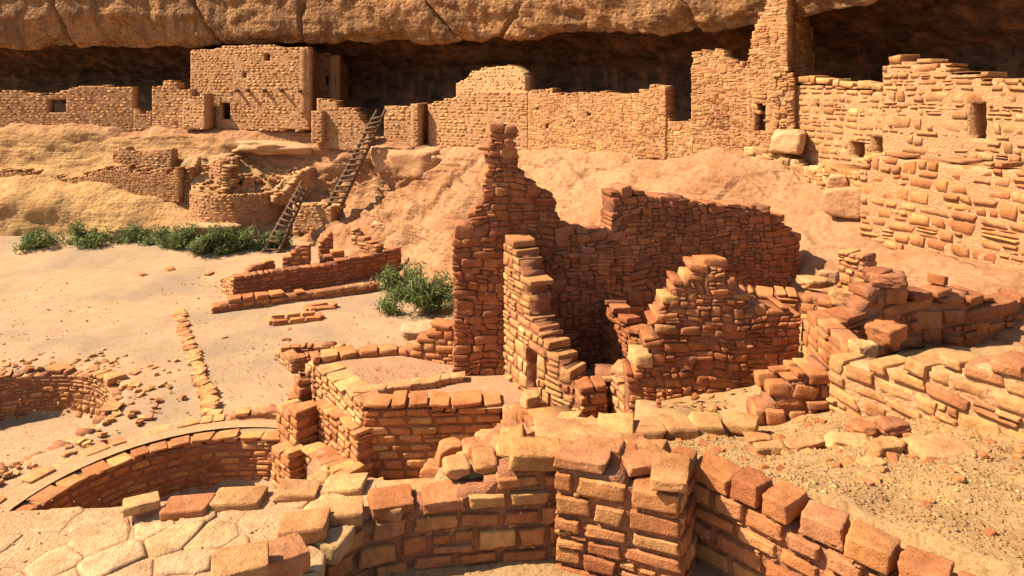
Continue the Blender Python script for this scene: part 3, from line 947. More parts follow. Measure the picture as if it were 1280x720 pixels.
# ------------------------------------------------------------------ flagstones (irregular slabs on broad wall tops)
def slab(name, poly, z, th, mat, parent, rs, inset=0.02, bumpy=0.02):
    cx = sum(p[0] for p in poly) / len(poly); cy = sum(p[1] for p in poly) / len(poly)
    pts = []
    for i, p in enumerate(poly):                       # split and wobble the edges
        q = poly[(i + 1) % len(poly)]
        ln = math.hypot(q[0] - p[0], q[1] - p[1])
        k = max(1, int(ln / 0.09))
        for j in range(k):
            t = j / k
            e = 0.022 if j else 0.012
            pts.append((p[0] + (q[0] - p[0]) * t - cx + rs.uniform(-e, e), p[1] + (q[1] - p[1]) * t - cy + rs.uniform(-e, e)))
    n = len(pts)
    def ring(ins, zz, jz=0.0):
        r = []
        for x, y in pts:
            d = math.hypot(x, y) or 1
            k = max(0.15, 1 - ins / d)
            r.append((x * k, y * k, zz + rs.uniform(-jz, jz)))
        return r
    tx, ty = rs.uniform(-.03, .03), rs.uniform(-.03, .03)
    V = ring(inset * 0.6, -th) + ring(inset * 0.3, -0.018) + ring(inset * 0.75, -0.003, 0.003) + ring(inset + 0.016, 0.001, 0.003)
    V += [(x * 0.5, y * 0.5, rs.uniform(-bumpy, bumpy) * 0.6) for x, y in pts]
    V.append((0, 0, rs.uniform(-bumpy, bumpy) * 0.5))
    V = [(x, y, q + x * tx + y * ty) for x, y, q in V]
    F = []
    for r in range(4):
        for i in range(n):
            a, b = r * n + i, r * n + (i + 1) % n
            F.append((a, b, b + n, a + n))
    for i in range(n): F.append((4 * n + i, 4 * n + (i + 1) % n, 5 * n))
    me = np_mesh(name, V, F, M[mat], True)
    org = parent_origin(parent) if parent is not None else Vector((0, 0, 0))
    return link(name, me, parent, tuple(Vector((cx, cy, z)) - org))

def flagstones(parent, poly, zf, size, th, mat, seed, mini=0.0, gapj=0.02):
    rs = random.Random(seed)
    xs = [p[0] for p in poly]; ys = [p[1] for p in poly]
    sites = []
    y = min(ys) - size
    r = 0
    while y < max(ys) + size:
        x = min(xs) - size + (size * 0.6 if r % 2 else 0)
        while x < max(xs) + size:
            sites.append((x + rs.uniform(-.5, .5) * size, y + rs.uniform(-.3, .3) * size * 0.75))
            x += size * 1.15
        y += size * 0.72
        r += 1
    for i, s in enumerate(sites):
        if not inside(poly, *s) or rs.random() < 0.16: continue
        cell = list(poly) if len(poly) == 4 else [(min(xs), min(ys)), (max(xs), min(ys)), (max(xs), max(ys)), (min(xs), max(ys))]
        for j, o in enumerate(sites):
            if i == j or abs(o[0] - s[0]) > 3 * size or abs(o[1] - s[1]) > 3 * size: continue
            n = (o[0] - s[0], o[1] - s[1])
            cell = clip_poly(cell, n, n[0] * (s[0] + o[0]) / 2 + n[1] * (s[1] + o[1]) / 2)
            if len(cell) < 3: break
        if len(cell) < 3: continue
        cx = sum(p[0] for p in cell) / len(cell); cy = sum(p[1] for p in cell) / len(cell)
        slab('flagstone', cell, zf(cx, cy) + rs.uniform(-.006, .012), th, mat, parent, rs, gapj * rs.uniform(0.3, 2.6))

# ================================================================== FAR LEDGE BUILDINGS
SM = dict(h=0.115, L=(0.14, 0.36), mat='far', mortar='mortar_far', minpx=11.5, proud=0.016, tilt=1.5, inset=0.004)
bld = empty('cliff_house', P(312, 155, 28), 'two storey square stone house tucked under the cliff overhang, with small black windows', 'cliff dwelling')
fw = wall('front_wall', None, None, [(238, 28.7), (386, 26.5)], thick=0.3, top=[(236, 63), (262, 60), (300, 56), (350, 57), (390, 58)], base=[(238, 160), (386, 160)],
     openings=[(330, 337.5, 68, 76), (302.5, 309, 91, 98), (275, 287.5, 129, 149)], parent=bld, seed=11, **SM)
wall('side_wall', None, None, [(386.3, 26.55), (398, 29.6)], thick=0.35, base=[(380, 140), (400, 140)], top=[(380, 58), (386, 58), (398, 64), (402, 64)], parent=bld, seed=12, **SM)
wall('rear_side_wall', None, None, [(239.5, 31.5), (239, 28.8)], thick=0.3, top=[(200, 63), (300, 63)], base=[(200, 150), (300, 150)], parent=bld, seed=10, **SM)
for px in (297, 310, 331, 352, 375):
    q = P(px, 111 + (px % 7) * 0.4, float(np.interp(px, [238, 386], [28.7, 26.5])))
    v = []
    for k in range(6):
        a = k * math.pi / 3
        for yy, r in ((0.3, 0.075), (-0.32, 0.065)): v.append((math.cos(a) * r + (0.07 if yy < 0 else 0), yy, math.sin(a) * r - (0.05 if yy < 0 else 0)))
    f = [(2 * k, 2 * k + 1, (2 * k + 3) % 12, (2 * k + 2) % 12) for k in range(6)] + [(1, 3, 5, 7, 9, 11)]
    link('roof_beam', np_mesh('roof_beam', v, f, M['wood']), bld, tuple(Vector(q) - bld.location))
bl2 = empty('cliff_house', P(406, 124, 29), 'narrow stone room beside the square house, set back in shadow with one black window', 'cliff dwelling')
wall('front_wall', None, None, [(393, 29.2), (421, 28.7)], thick=0.35, top=[(392, 66), (421, 67)], base=[(390, 128), (425, 128)], openings=[(403.5, 411.5, 95, 107)], parent=bl2, seed=13, **SM)
wall('side_wall', None, None, [(421.3, 28.75), (437, 31.5)], thick=0.35, top=[(420, 67), (424, 70), (440, 84)], base=[(420, 136), (440, 140)], parent=bl2, seed=14, **SM)

wall('ruined_wall', 'low ledge wall at the left edge around a black square gap', 'wall', [(-40, 29.4), (167, 28.9)], thick=0.4, top=[(-40, 120), (20, 112), (60, 118), (100, 106), (150, 107), (167, 109)], base=[(-40, 165), (170, 162)], openings=[(60, 82, 124, 140)], seed=15, **SM)
wall('ruined_wall', 'low rubble sill under the black square gap at the left edge', 'wall', [(167, 28.85), (190, 28.75)], thick=0.4, top=[(166, 132), (178, 141), (191, 139)], base=[(160, 162), (195, 162)], seed=16, **SM)
wall('ruined_wall', 'stepped pale ledge wall adjoining the left end of the square house', 'wall', [(190, 28.75), (240, 28.3)], thick=0.4, top=[(189, 109), (203, 108), (204, 101), (222, 101), (223, 111), (242, 112)], base=[(185, 162), (245, 162)], seed=17, **SM)
wall('buttress', 'short masonry buttress with a dark side at the foot of the square house', 'buttress', [(228, 28.2), (256, 27.6)], thick=0.45, top=[(227, 126), (249, 118), (257, 117)], base=[(225, 160), (260, 160)], seed=18, **SM)
wall('ruined_wall', 'crumbling ledge wall between the square house and the top of the upper ladder', 'wall', [(396, 26.15), (462, 25.3)], thick=0.4, top=[(388, 120), (420, 126), (424, 133), (436, 134), (446, 137), (452, 150), (458, 156), (463, 166)], base=[(380, 180), (470, 190)], seed=19, **SM)
wall('buttress', 'dark sided masonry stub just left of the upper ladder top', 'buttress', [(389, 25.9), (403, 25.75)], thick=0.35, top=[(380, 143), (391, 137), (402, 138)], base=[(380, 178), (405, 178)], seed=20, **SM)
lr = empty('ruined_room', P(500, 182, 25.5), 'boxy low room front with a shaded right side, just right of the upper ladder top', 'ruin')
wall('front_wall', None, None, [(480, 25.7), (523, 25.0)], thick=0.35, top=[(478, 134), (490, 131), (515, 131), (525, 129)], base=[(475, 186), (530, 186)], parent=lr, seed=21, **SM)
wall('side_wall', None, None, [(523.3, 25.05), (537, 26.6)], thick=0.3, top=[(520, 129), (540, 130)], base=[(520, 186), (540, 186)], parent=lr, seed=22, **SM)
wall('ruined_wall', 'coursed ledge wall below the pale plastered wall', 'wall', [(535, 25.3), (660, 22.6)], thick=0.4, top=[(533, 129), (550, 126), (562, 121), (570, 120), (571, 114), (610, 112), (662, 112)], base=[(530, 192), (665, 192)], seed=23, **SM)
wall('plastered_wall', 'pale round shouldered wall rising against the black alcove', 'wall', [(570, 24.7), (657, 22.9)], thick=0.5, top=[(569, 104), (578, 99), (585, 96), (588, 90), (604, 85), (625, 81), (645, 81), (653, 86), (657, 94), (659, 100)], base=[(565, 118), (660, 120)], seed=24, **{**SM, 'mat': 'pale', 'mortar': 'plaster', 'proud': 0.012, 'h': 0.11, 'L': (0.12, 0.24)})
wall('ruined_wall', 'long ragged ledge wall with a few black peepholes, right of the pale plastered wall', 'wall', [(660, 22.6), (745, 20.6), (832, 18.6)], thick=0.4,
     top=[(658, 112), (672, 110), (690, 112), (720, 114), (750, 113), (775, 112), (798, 114), (806, 109), (822, 102), (832, 102)], base=[(655, 194), (840, 196)],
     openings=[(733, 738, 140, 145), (682, 686, 154, 160), (716, 719, 148, 153), (670, 674, 134, 138)], ragged=0.12, style='fieldstone', seed=25, **SM)
wall('ruined_wall', 'low gap in the ledge wall left of the ruined towers', 'wall', [(830, 18.7), (868, 17.95)], thick=0.35, top=[(829, 118), (833, 148), (845, 151), (860, 151), (870, 140)], base=[(825, 196), (872, 196)], style='fieldstone', seed=26, **SM)
wall('ruined_tower', 'shorter broken tower wall with a rounded ragged top, left of the tall tower', 'tower', [(864, 17.95), (938, 16.85)], thick=0.5,
     top=[(862, 100), (868, 66), (871, 62), (884, 61), (895, 58), (905, 63), (913, 70), (920, 74), (928, 75), (936, 82), (940, 88)], base=[(860, 198), (940, 198)], openings=[(882, 885, 140, 144)], ragged=0.1, style='fieldstone', seed=27, **SM)
tw = empty('ruined_tower', P(960, 170, 16.5), 'tallest broken tower reaching the overhang, with a narrow dark doorway', 'tower')
wall('front_wall', None, None, [(934, 16.85), (984, 16.15)], thick=0.45, top=[(933, 80), (938, 70), (940, 40), (946, 20), (954, 12), (960, -6), (990, -8)], base=[(930, 196), (990, 196)], openings=[(945, 957, 131, 164)], parent=tw, ragged=0.1, style='fieldstone', seed=28, **SM)
wall('broken_side', None, None, [(984.5, 16.35), (1003, 17.4), (1016, 18.6)], thick=0.2, top=[(980, -8), (990, -4), (1004, 15), (1014, 18), (1018, 40), (1022, 44)], base=[(980, 160), (995, 130), (1000, 96), (1020, 92)], parent=tw, ragged=0.15, style='fieldstone', seed=29, h=0.17, L=(0.2, 0.36), mat='far', mortar='mortar_far', minpx=9, proud=0.06, tilt=5)
wall('broken_side_lower', None, None, [(966, 16.25), (993, 15.95)], thick=0.4, top=[(964, 80), (970, 92), (985, 84), (993, 92), (994, 100)], base=[(964, 164), (995, 166)], parent=tw, ragged=0.1, style='fieldstone', seed=30, h=0.13, L=(0.14, 0.26), mat='far', mortar='mortar_far', minpx=9, proud=0.05, tilt=4)
MD = dict(h=0.14, L=(0.18, 0.46), mat='far', mortar='mortar_far', minpx=10, proud=0.03, tilt=1.2, inset=0.006)
wall('ruined_wall', 'upper ledge wall right of the tall tower, topped with flat pale blocks', 'wall', [(990, 16.2), (1045, 14.9), (1106, 13.55)], thick=0.4, caph=0.17,
     top=[(988, 104), (1020, 103), (1045, 108), (1108, 113)], base=[(985, 206), (1040, 215), (1110, 290)], openings=[(1018, 1024, 128, 135), (1057, 1062, 127, 132), (1060, 1083, 178, 199), (1089, 1108, 173, 192)], seed=31, **{**MD, 'proud': 0.02})
wall('ruined_wall', 'tallest piece of ledge wall at the right edge, in line with the black alcove', 'wall', [(1103, 13.5), (1135, 12.9), (1290, 10.9)], thick=0.45,
     top=[(1101, 78), (1104, 72), (1125, 68), (1150, 74), (1190, 70), (1191, 88), (1300, 92)], base=[(1100, 330), (1300, 360)], openings=[(1110, 1115, 120, 128), (1210, 1232, 130, 172)], ragged=0.1, style='rubble', seed=32, **MD)
wall('rubble_wall', 'rough rubble footing below the right ledge wall, merging into bedrock', 'wall', [(930, 16.5), (1005, 15.2), (1078, 13.05)], thick=0.5,
     top=[(928, 176), (970, 190), (1000, 200), (1060, 206), (1080, 206)], base=[(925, 196), (970, 214), (1040, 252), (1080, 285)], ragged=0.1, style='fieldstone', seed=33, **{**MD, 'mortar': 'plaster', 'proud': 0.05})
wall('ruined_wall', 'reddish block wall below the two dark windows at the right', 'wall', [(1074, 12.75), (1180, 11.3), (1300, 9.9)], thick=0.45, top=[(1072, 205), (1078, 196), (1100, 192), (1140, 196), (1300, 210)], base=[(1070, 285), (1120, 335), (1300, 360)], seed=34, h=0.19, L=(0.25, 0.5), mat='orange', mortar='mortar_far', minpx=10, proud=0.035, style='rubble')
def rock(label, px, py, Y, dims, rz=0.0, seed=1, block=0.6, **k):
    return boulder(label, P(px, py, Y), dims, rz, seed, block, **k)
rock('pale squared block bedded in the rubble below the right ledge wall', 1055, 252, 13.42, (0.72, 0.5, 0.62), -0.6, 3, 0.85, rough=0.08)
rock('smaller tan block above the pale squared block at the right', 1047, 226, 13.7, (0.42, 0.4, 0.26), -0.6, 4, 0.85, rough=0.08)
rock('pale weathered boulder at the foot of the tall ruined tower', 984, 178, 15.75, (0.72, 0.55, 0.62), -0.6, 5, 0.5, rough=0.1)

# ---------------------------------------------------------------- left lower shelf
wall('ruined_wall', 'low lit shelf wall at the left edge below the ledge', 'wall', [(-60, 27.2), (100, 26.6), (224, 25.7)], thick=0.4, top=[(-60, 218), (20, 210), (90, 222), (130, 206), (160, 206), (185, 212), (200, 208), (212, 214), (226, 206)], base=[(-60, 250), (230, 250)], ragged=0.25, seed=41, style='fieldstone', **SM)
wall('ruined_wall', 'low broken wall behind the shelf wall, with a dark notch', 'wall', [(140, 27.6), (215, 27.0)], thick=0.35, top=[(140, 186), (158, 182), (166, 190), (186, 190), (190, 184), (216, 186)], base=[(135, 215), (220, 215)], seed=42, **SM)
ma = [(-10.45 + 1.85 * math.cos(math.radians(a)), 26.35 + 1.85 * math.sin(math.radians(a))) for a in range(192, 352, 8)]
def mapz(pts, zt, zb): return [(x, y, zt if not callable(zt) else zt(x, y), zb) for x, y in pts]
wall('kiva_wall', 'rounded masonry tower base on the shelf left of the ladders', 'kiva wall', mapz(ma, 1.95, 0.25), world=True, thick=0.35, seed=43, **SM)
def shelf_z(X, Y):
    p = np.stack([X.ravel(), Y.ravel(), np.zeros(X.size)], 1)
    n = (0.16 * fbm(p, 1.1, 4, 91) + 0.05 * fbm(p, 4.0, 2, 95)).reshape(X.shape)
    return np.where((np.hypot(X + 10.45, Y - 26.35) < 1.8) | (Y > 26.0), 1.72 + 0.85 * np.clip(Y - 25.3, 0, 1.6) + n * np.clip((Y - 24.8) * 1.5, 0, 1), 0.2)
tag(hplane('shelf_floor', -12.8, -7.7, 24.75, 27.4, 0.07, shelf_z, M['gravel_soil']), 'sandy rubble slope filling the rounded tower base')
for i, (lab, pth, tp, bs) in enumerate([
    ('leaning masonry stub in the middle of the broken shelf room', [(279, 25.6), (288, 25.1), (297, 25.9)], [(278, 215), (286, 205), (298, 208)], 244),
    ('thin upright masonry stub left of the leaning one on the shelf', [(262, 26.2), (276, 25.6)], [(261, 205), (264, 198), (277, 202)], 238),
    ('short stepped stub nearest the rounded tower base', [(292, 25.2), (319, 25.7)], [(290, 238), (298, 233), (306, 228), (307, 222), (320, 220)], 244),
    ('dark stub wall at the left end of the broken shelf room', [(228, 26.4), (238, 25.9), (252, 26.4)], [(226, 208), (232, 214), (246, 206), (253, 190)], 240),
    ('upper broken stub behind the leaning one on the shelf', [(272, 26.6), (292, 26.2)], [(270, 200), (280, 192), (293, 196)], 224),
]):
    wall('masonry_stub', lab, 'wall stub', pth, thick=0.32, top=tp, base=[(200, bs), (400, bs)], seed=44 + i, **SM)
wall('ruined_wall', 'slanting shelf wall rising right behind the lower ladder', 'wall', [(343, 24.9), (402, 26.3)], thick=0.35, top=[(342, 246), (355, 240), (366, 228), (376, 215), (388, 208), (404, 206)], base=[(340, 252), (375, 252), (404, 236)], seed=51, style='rubble', **SM)
pf = empty('masonry_platform', P(400, 282, 24.6), 'small masonry landing between the two ladders', 'platform')
wall('front_wall', None, None, [(366, 24.75), (415, 24.4)], thick=0.4, top=[(364, 256), (416, 258)], base=[(360, 290), (420, 290)], parent=pf, seed=52, **SM)
wall('side_wall', None, None, [(415.2, 24.4), (436, 25.4)], thick=0.35, top=[(414, 258), (438, 260)], base=[(412, 290), (438, 276)], parent=pf, seed=53, **SM)
q = [P(366, 256, 24.8), P(416, 258, 24.45), P(437, 259, 25.6), P(380, 250, 26.2)]
slab('landing_floor', [(a[0], a[1]) for a in q], q[0][2] - 0.03, 0.2, 'plaster', pf, random.Random(4))
rock('thin shelf of bedrock overhanging a dark slit above the broken shelf room', 346, 184, 27.2, (3.2, 1.6, 0.6), -0.12, 12, 0.2, rough=0.35)
rock('squarish bedrock block with cracked faces under the boxy low room', 522, 204, 24.7, (1.9, 1.2, 1.1), -0.35, 13, 0.55)
rock('cracked bedrock block at the right of the upper ladder', 487, 200, 25.1, (1.2, 1.0, 0.95), -0.3, 14, 0.6)
rock('small fallen rock beside the upper left corner of the far ruin', 478, 282, 23.4, (0.8, 0.5, 0.32), -0.3, 16, 0.7)
rock('pale bedrock hump between the shrubs and the rounded tower base', 262, 288, 24.4, (2.2, 0.9, 0.5), 0.05, 19, 0.6, rough=0.22)

# ---------------------------------------------------------------- ladders
def tube(path, radii, n=8):
    V, F = [], []
    for k, (p, r) in enumerate(zip(path, radii)):
        d = (Vector(path[min(k + 1, len(path) - 1)]) - Vector(path[max(k - 1, 0)])).normalized()
        a = d.orthogonal().normalized(); b = d.cross(a)
        if k and a.dot(pa) < 0: a = -a; b = -b
        pa = a
        for i in range(n):
            t = 2 * math.pi * i / n
            V.append(tuple(Vector(p) + (a * math.cos(t) + b * math.sin(t)) * r))
    for k in range(len(path) - 1):
        for i in range(n): F.append((k * n + i, k * n + (i + 1) % n, (k + 1) * n + (i + 1) % n, (k + 1) * n + i))
    F.append(tuple(range(n))[::-1]); F.append(tuple((len(path) - 1) * n + i for i in range(n)))
    return V, F
def ladder(label, bl, br, tl, tr, nr, over=0.25, seed=1):
    rs = random.Random(seed)
    org = (Vector(bl) + Vector(br)) / 2
    root = empty('ladder', org, label, 'ladder', 'wooden pole ladders up to the ledge')
    bl, br, tl, tr = [Vector(q) - org for q in (bl, br, tl, tr)]
    for a, b in ((bl, tl), (br, tr)):
        path = [a.lerp(b, t) + Vector((rs.uniform(-.02, .02), 0, 0)) for t in np.linspace(0, 1 + over * rs.uniform(0.1, 0.4), 8)]
        v, f = tube([tuple(p) for p in path], [0.08 - 0.0035 * i for i in range(8)])
        link('rail', np_mesh('rail', v, f, M['wood'], True), root)
    for k in range(nr):
        t = (k + 0.6) / nr
        a, b = bl.lerp(tl, t), br.lerp(tr, t)
        e = (b - a) * 0.18
        dz = Vector((0, -0.06, rs.uniform(-.04, .04)))
        v, f = tube([tuple(a - e + dz), tuple((a + b) / 2 + dz), tuple(b + e * rs.uniform(0.6, 1.2) - dz * 0.2 + Vector((0, -0.06, 0)))], [0.042, 0.046, 0.042], 6)
        link('rung', np_mesh('rung', v, f, M['wood'], True), root)
ladder('lower wooden ladder standing in the shrubs and leaning to the masonry landing', P(326, 321, 23.3), P(345, 323, 23.2), P(377, 228, 24.6), P(383, 237, 24.55), 13, 0.1, 1)
ladder('upper wooden ladder climbing from the masonry landing to the ledge', P(411, 256, 24.5), P(427, 257, 24.4), P(467, 146, 24.95), P(479, 143, 24.85), 17, 0.2, 2)

# ---------------------------------------------------------------- shrubs
def shrub(label, loc, w, hgt, n, seed, leaf=0.072, stems=9, group='green shrubs on the plaza'):
    rs = random.Random(seed)
    root = empty('shrub', loc, label, 'shrub', group)
    tips = []
    SV, SF = [], []
    for k in range(stems):
        a = rs.uniform(0, 2 * math.pi); r = w * 0.5 * rs.uniform(0.25, 1.0)
        top = Vector((math.cos(a) * r, math.sin(a) * r * 0.7, hgt * rs.uniform(0.55, 1.0) * (1 - 0.35 * (r / (w * 0.5)) ** 2)))
        mid = top * 0.5 + Vector((rs.uniform(-.1, .1), rs.uniform(-.1, .1), hgt * 0.1))
        v, f = tube([(0, 0, -0.05), tuple(mid), tuple(top)], [0.022, 0.015, 0.007], 5)
        SF += [tuple(i + len(SV) for i in q) for q in f]; SV += v
        for t in np.linspace(0.35, 1.05, 7):
            b = (mid * (1 - (2 * t - 1)) + top * (2 * t - 1)) if t > 0.5 else mid * (2 * t)
            for _ in range(3): tips.append(Vector(b) + Vector((rs.gauss(0, .11) * w * 0.5, rs.gauss(0, .11) * w * 0.5, rs.gauss(0, .08) * hgt)))
    link('stems', np_mesh('stems', SV, SF, M['twig']), root)
    V, F = [], []
    for k in range(n):
        c = rs.choice(tips) + Vector((rs.gauss(0, .085), rs.gauss(0, .085), rs.gauss(0, .08)))
        if c.z < 0.02: c.z = abs(c.z) + 0.02
        e = Euler((rs.uniform(-1.2, 1.2), rs.uniform(-1.2, 1.2), rs.uniform(0, 6.3))).to_matrix()
        l, ww = leaf * rs.uniform(0.8, 1.9), leaf * rs.uniform(0.16, 0.30)
        i = len(V)
        for q in ((-l, 0, 0), (0, -ww, 0.01), (l, 0, -0.015), (0, ww, 0.01)): V.append(tuple(c + e @ Vector(q)))
        F.append((i, i + 1, i + 2, i + 3))
    link('foliage', np_mesh('foliage', np.array(V), np.array(F), M['leaf']), root)
for i, (lab, px, py, w, hgt, n) in enumerate([
    ('low sparse shrub at the left edge of the hedge-like row', 180, 309, 1.9, 0.75, 1300),
    ('taller green shrub left of centre in the row below the rounded tower base', 222, 316, 1.9, 1.0, 1900),
    ('fullest dark green shrub in the row below the rounded tower base', 258, 320, 1.9, 0.98, 2100),
    ('bushy shrub directly left of the foot of the lower ladder', 300, 318, 1.7, 0.85, 1500),
    ('green shrub growing behind the foot of the lower ladder', 351, 316, 1.3, 0.8, 1100),
    ('far left shrub beyond the sparse one', 110, 312, 2.0, 0.9, 1500),
    ('shrub at the far left end of the row near the shelf wall', 40, 316, 1.8, 0.8, 1200),
    ('knee high tuft between the sparse shrub and the taller shrub', 200, 313, 1.2, 0.5, 700),
    ('knee high tuft between the fullest shrub and the shrub by the ladder', 281, 320, 1.2, 0.5, 700),
    ('knee high tuft squeezed between the ladder foot and its left neighbour', 326, 317, 1.0, 0.45, 600),
    ('pale low tuft just left of the sparse shrub', 146, 311, 1.3, 0.45, 600),
]):
    shrub(lab, G(px, py, 0.02), w, hgt, int(n * 1.4), 60 + i)
shrub('large rounded green shrub hard against the tall peaked wall', G(536, 390, 0.0), 1.9, 1.05, 2600, 71, 0.075, 14)
shrub('lower spreading shrub left of the large rounded one', G(500, 372, 0.0), 1.5, 0.85, 1400, 72, 0.075, 10)
shrub('tiny isolated shrub in front of the spreading one', G(486, 391, 0.0), 0.75, 0.42, 420, 73, 0.065, 6)

# ---------------------------------------------------------------- far plaza ruin
FR = dict(h=0.12, L=(0.2, 0.4), mat='red', mortar='mortar_red', minpx=9.0, proud=0.02, tilt=1.5)
FT = {**FR, 'mat': 'orange', 'mortar': 'mortar'}
fr = empty('ruined_room', G(390, 355), 'long low red brick-like ruin in the middle of the plaza with broken inner walls', 'ruin')
wall('front_wall', None, None, [(292, 18.7), (400, 19.9), (502, 21.3)], thick=0.35, top=[(290, 347), (310, 346), (340, 338), (400, 331), (440, 322), (470, 316), (502, 309)], base=[(290, 374), (400, 358), (502, 338)], parent=fr, seed=81, deep=0.15, **{**FR, 'h': 0.11})
wall('left_wall', None, None, [(274, 19.3), (292, 18.7)], thick=0.35, top=[(272, 348), (292, 349)], base=[(270, 362), (294, 376)], parent=fr, seed=82, deep=0.1, **{**FR, 'mat': 'pale', 'mortar': 'mortar_far'})
wall('cross_wall', None, None, [(306, 19.34), (332, 19.86), (345, 20.08)], thick=0.3, top=[(304, 344), (314, 338), (316, 332), (330, 328), (346, 326)], base=[(300, 356), (350, 350)], parent=fr, seed=83, **FT)
wall('inner_pier', None, None, [(352, 20.03), (388, 20.20)], thick=0.35, top=[(350, 330), (358, 322), (366, 316), (372, 306), (388, 305), (389, 315)], base=[(350, 345), (390, 340)], parent=fr, seed=84, **FT)
wall('far_pier', None, None, [(398, 21.00), (417, 21.17)], thick=0.3, top=[(396, 312), (404, 300), (410, 291), (418, 290)], base=[(395, 322), (420, 320)], parent=fr, seed=85, **FT)
wall('inner_sill', None, None, [(402, 20.31), (431, 20.65)], thick=0.3, top=[(400, 320), (431, 313)], base=[(400, 330), (432, 326)], parent=fr, seed=86, **FT)
wall('right_wall', None, None, [(438, 21.79), (456, 21.45), (470, 21.00)], thick=0.3, top=[(436, 285), (446, 290), (456, 300), (472, 310)], base=[(436, 296), (475, 330)], parent=fr, seed=87, **{**FT, 'style': 'rubble'})
wall('low_wall', 'lower outlying step wall running along the front of the long plaza ruin', 'wall', [(264, 17.45), (300, 17.7), (400, 18.6), (476, 19.5)], thick=0.35, top=[(262, 384), (290, 374), (320, 371), (400, 363), (476, 351)], base=[(262, 392), (300, 388), (400, 373), (478, 360)], seed=88, deep=0.1, **FT)

def pit(label, corners, ztop, seed, thick=0.16):
    root = empty('slab_lined_pit', (sum(c[0] for c in corners) / 4, sum(c[1] for c in corners) / 4, 0), label, 'pit')
    rs = random.Random(seed)
    n = 0
    for a, b in zip(corners, corners[1:] + corners[:1]):
        ln = math.hypot(b[0] - a[0], b[1] - a[1]); k = max(1, int(ln / 0.36))
        for j in range(k):
            t = (j + 0.5) / k
            put_stone(root, tuple(root.location), (a[0] + (b[0] - a[0]) * t, a[1] + (b[1] - a[1]) * t, ztop / 2 - 0.05), (rs.uniform(-.05, .05), rs.uniform(-.04, .04), math.atan2(b[1] - a[1], b[0] - a[0])), (ln / k - 0.02, thick, ztop + 0.14), 'orange', False, rs)
pit('longer stone edged slit pit sunk in the plaza floor', [G(340, 408)[:2], G(402, 402)[:2], G(396, 396)[:2], G(337, 402)[:2]], 0.14, 1)
pit('shorter stone edged slit pit farther out on the plaza', [G(386, 391)[:2], G(420, 387)[:2], G(412, 383)[:2], G(382, 387)[:2]], 0.12, 2)

# line of half buried stones across the plaza
kl = empty('stone_alignment', G(243, 450), 'row of flat stones set flush across the sandy plaza', 'stone row')
rs = random.Random(5)
for k in range(46):
    t = k / 45
    px = 222 + 43 * t ** 1.1 + rs.uniform(-4, 4); py = 390 + 128 * t ** 1.25
    g = G(px, py, 0.02)
    put_stone(kl, tuple(kl.location), g, (rs.gauss(0, .06), rs.gauss(0, .06), rs.uniform(-.4, .4) + 1.2), (rs.uniform(.16, .34), rs.uniform(.14, .26), rs.uniform(.06, .13)), 'pale', False, rs)
rs = random.Random(6)
for i, (px, py, s) in enumerate([(212, 337, 0.3), (178, 344, 0.22), (262, 342, 0.2), (281, 422, 0.1), (358, 424, 0.12), (362, 412, 0.1)]):
    boulder(['reddish fallen stone out on the sandy plaza', 'flat fallen stone at the left of the plaza below the shrubs', 'fallen stone left of the long plaza ruin', 'single pebble on the plaza right of the stone row', 'pebble left of the slab box on the plaza', 'pebble between the slit pit and the slab box'][i], G(px, py, s * 0.12), (s * 1.6, s, s * 0.5), rs.uniform(0, 3), 30 + i, 0.7, 'orange', 'rock', 0.2, group=None, cat='rock', t=ICO3)
# pale outcrop beside the tall wall
rock('pale flat outcrop on the plaza beside the foot of the tall peaked wall', 527, 412, 14.9, (0.8, 0.8, 0.24), 0.1, 23, 0.2, mat='flag', rough=0.3)

# ---------------------------------------------------------------- slab box and low terrace back wall
bx_ = empty('slab_box', G(385, 460), 'small open stone box standing on the plaza behind the terrace', 'stone bin')
BOXP = dict(h=0.12, L=(0.22, 0.42), mat='orange', mortar='mortar', minpx=8, tilt=1.2, near=False)
wall('left_wall', None, None, [(344, 14.7), (364.5, 13.9)], thick=0.2, top=[(342, 434), (366, 448)], base=[(340, 450), (366, 464)], parent=bx_, seed=91, **{**BOXP, 'mat': 'pale'})
wall('front_wall', None, None, [(364, 13.95), (392, 14.1)], thick=0.22, top=[(362, 447), (394, 443)], base=[(362, 464), (394, 462)], parent=bx_, seed=92, **BOXP)
wall('back_wall', None, None, [(350, 14.5), (420, 14.6)], thick=0.2, top=[(348, 434), (422, 427)], base=[(350, 450), (422, 446)], parent=bx_, seed=93, **BOXP)
wall('right_wall', None, None, [(419, 14.6), (428, 13.9)], thick=0.2, top=[(415, 428), (426, 436)], base=[(415, 440), (426, 446)], parent=bx_, seed=94, **BOXP)
NR = dict(h=0.125, L=(0.2, 0.42), mat='orange', mortar='mortar', minpx=8, tilt=1.5, near=True, inset=0.024)
wall('low_wall', 'low back wall of the terrace stepping up towards the tall peaked wall', 'wall', [(390, 11.5), (440, 11.75), (500, 11.9), (567, 11.62)], thick=0.3, top=[(384, 452), (430, 441), (480, 437), (506, 433), (522, 427), (532, 420), (545, 411), (556, 404), (567, 399)], base=[(384, 470), (430, 458), (500, 450), (568, 442)], deep=1.0, seed=95, **{**NR, 'near': False})
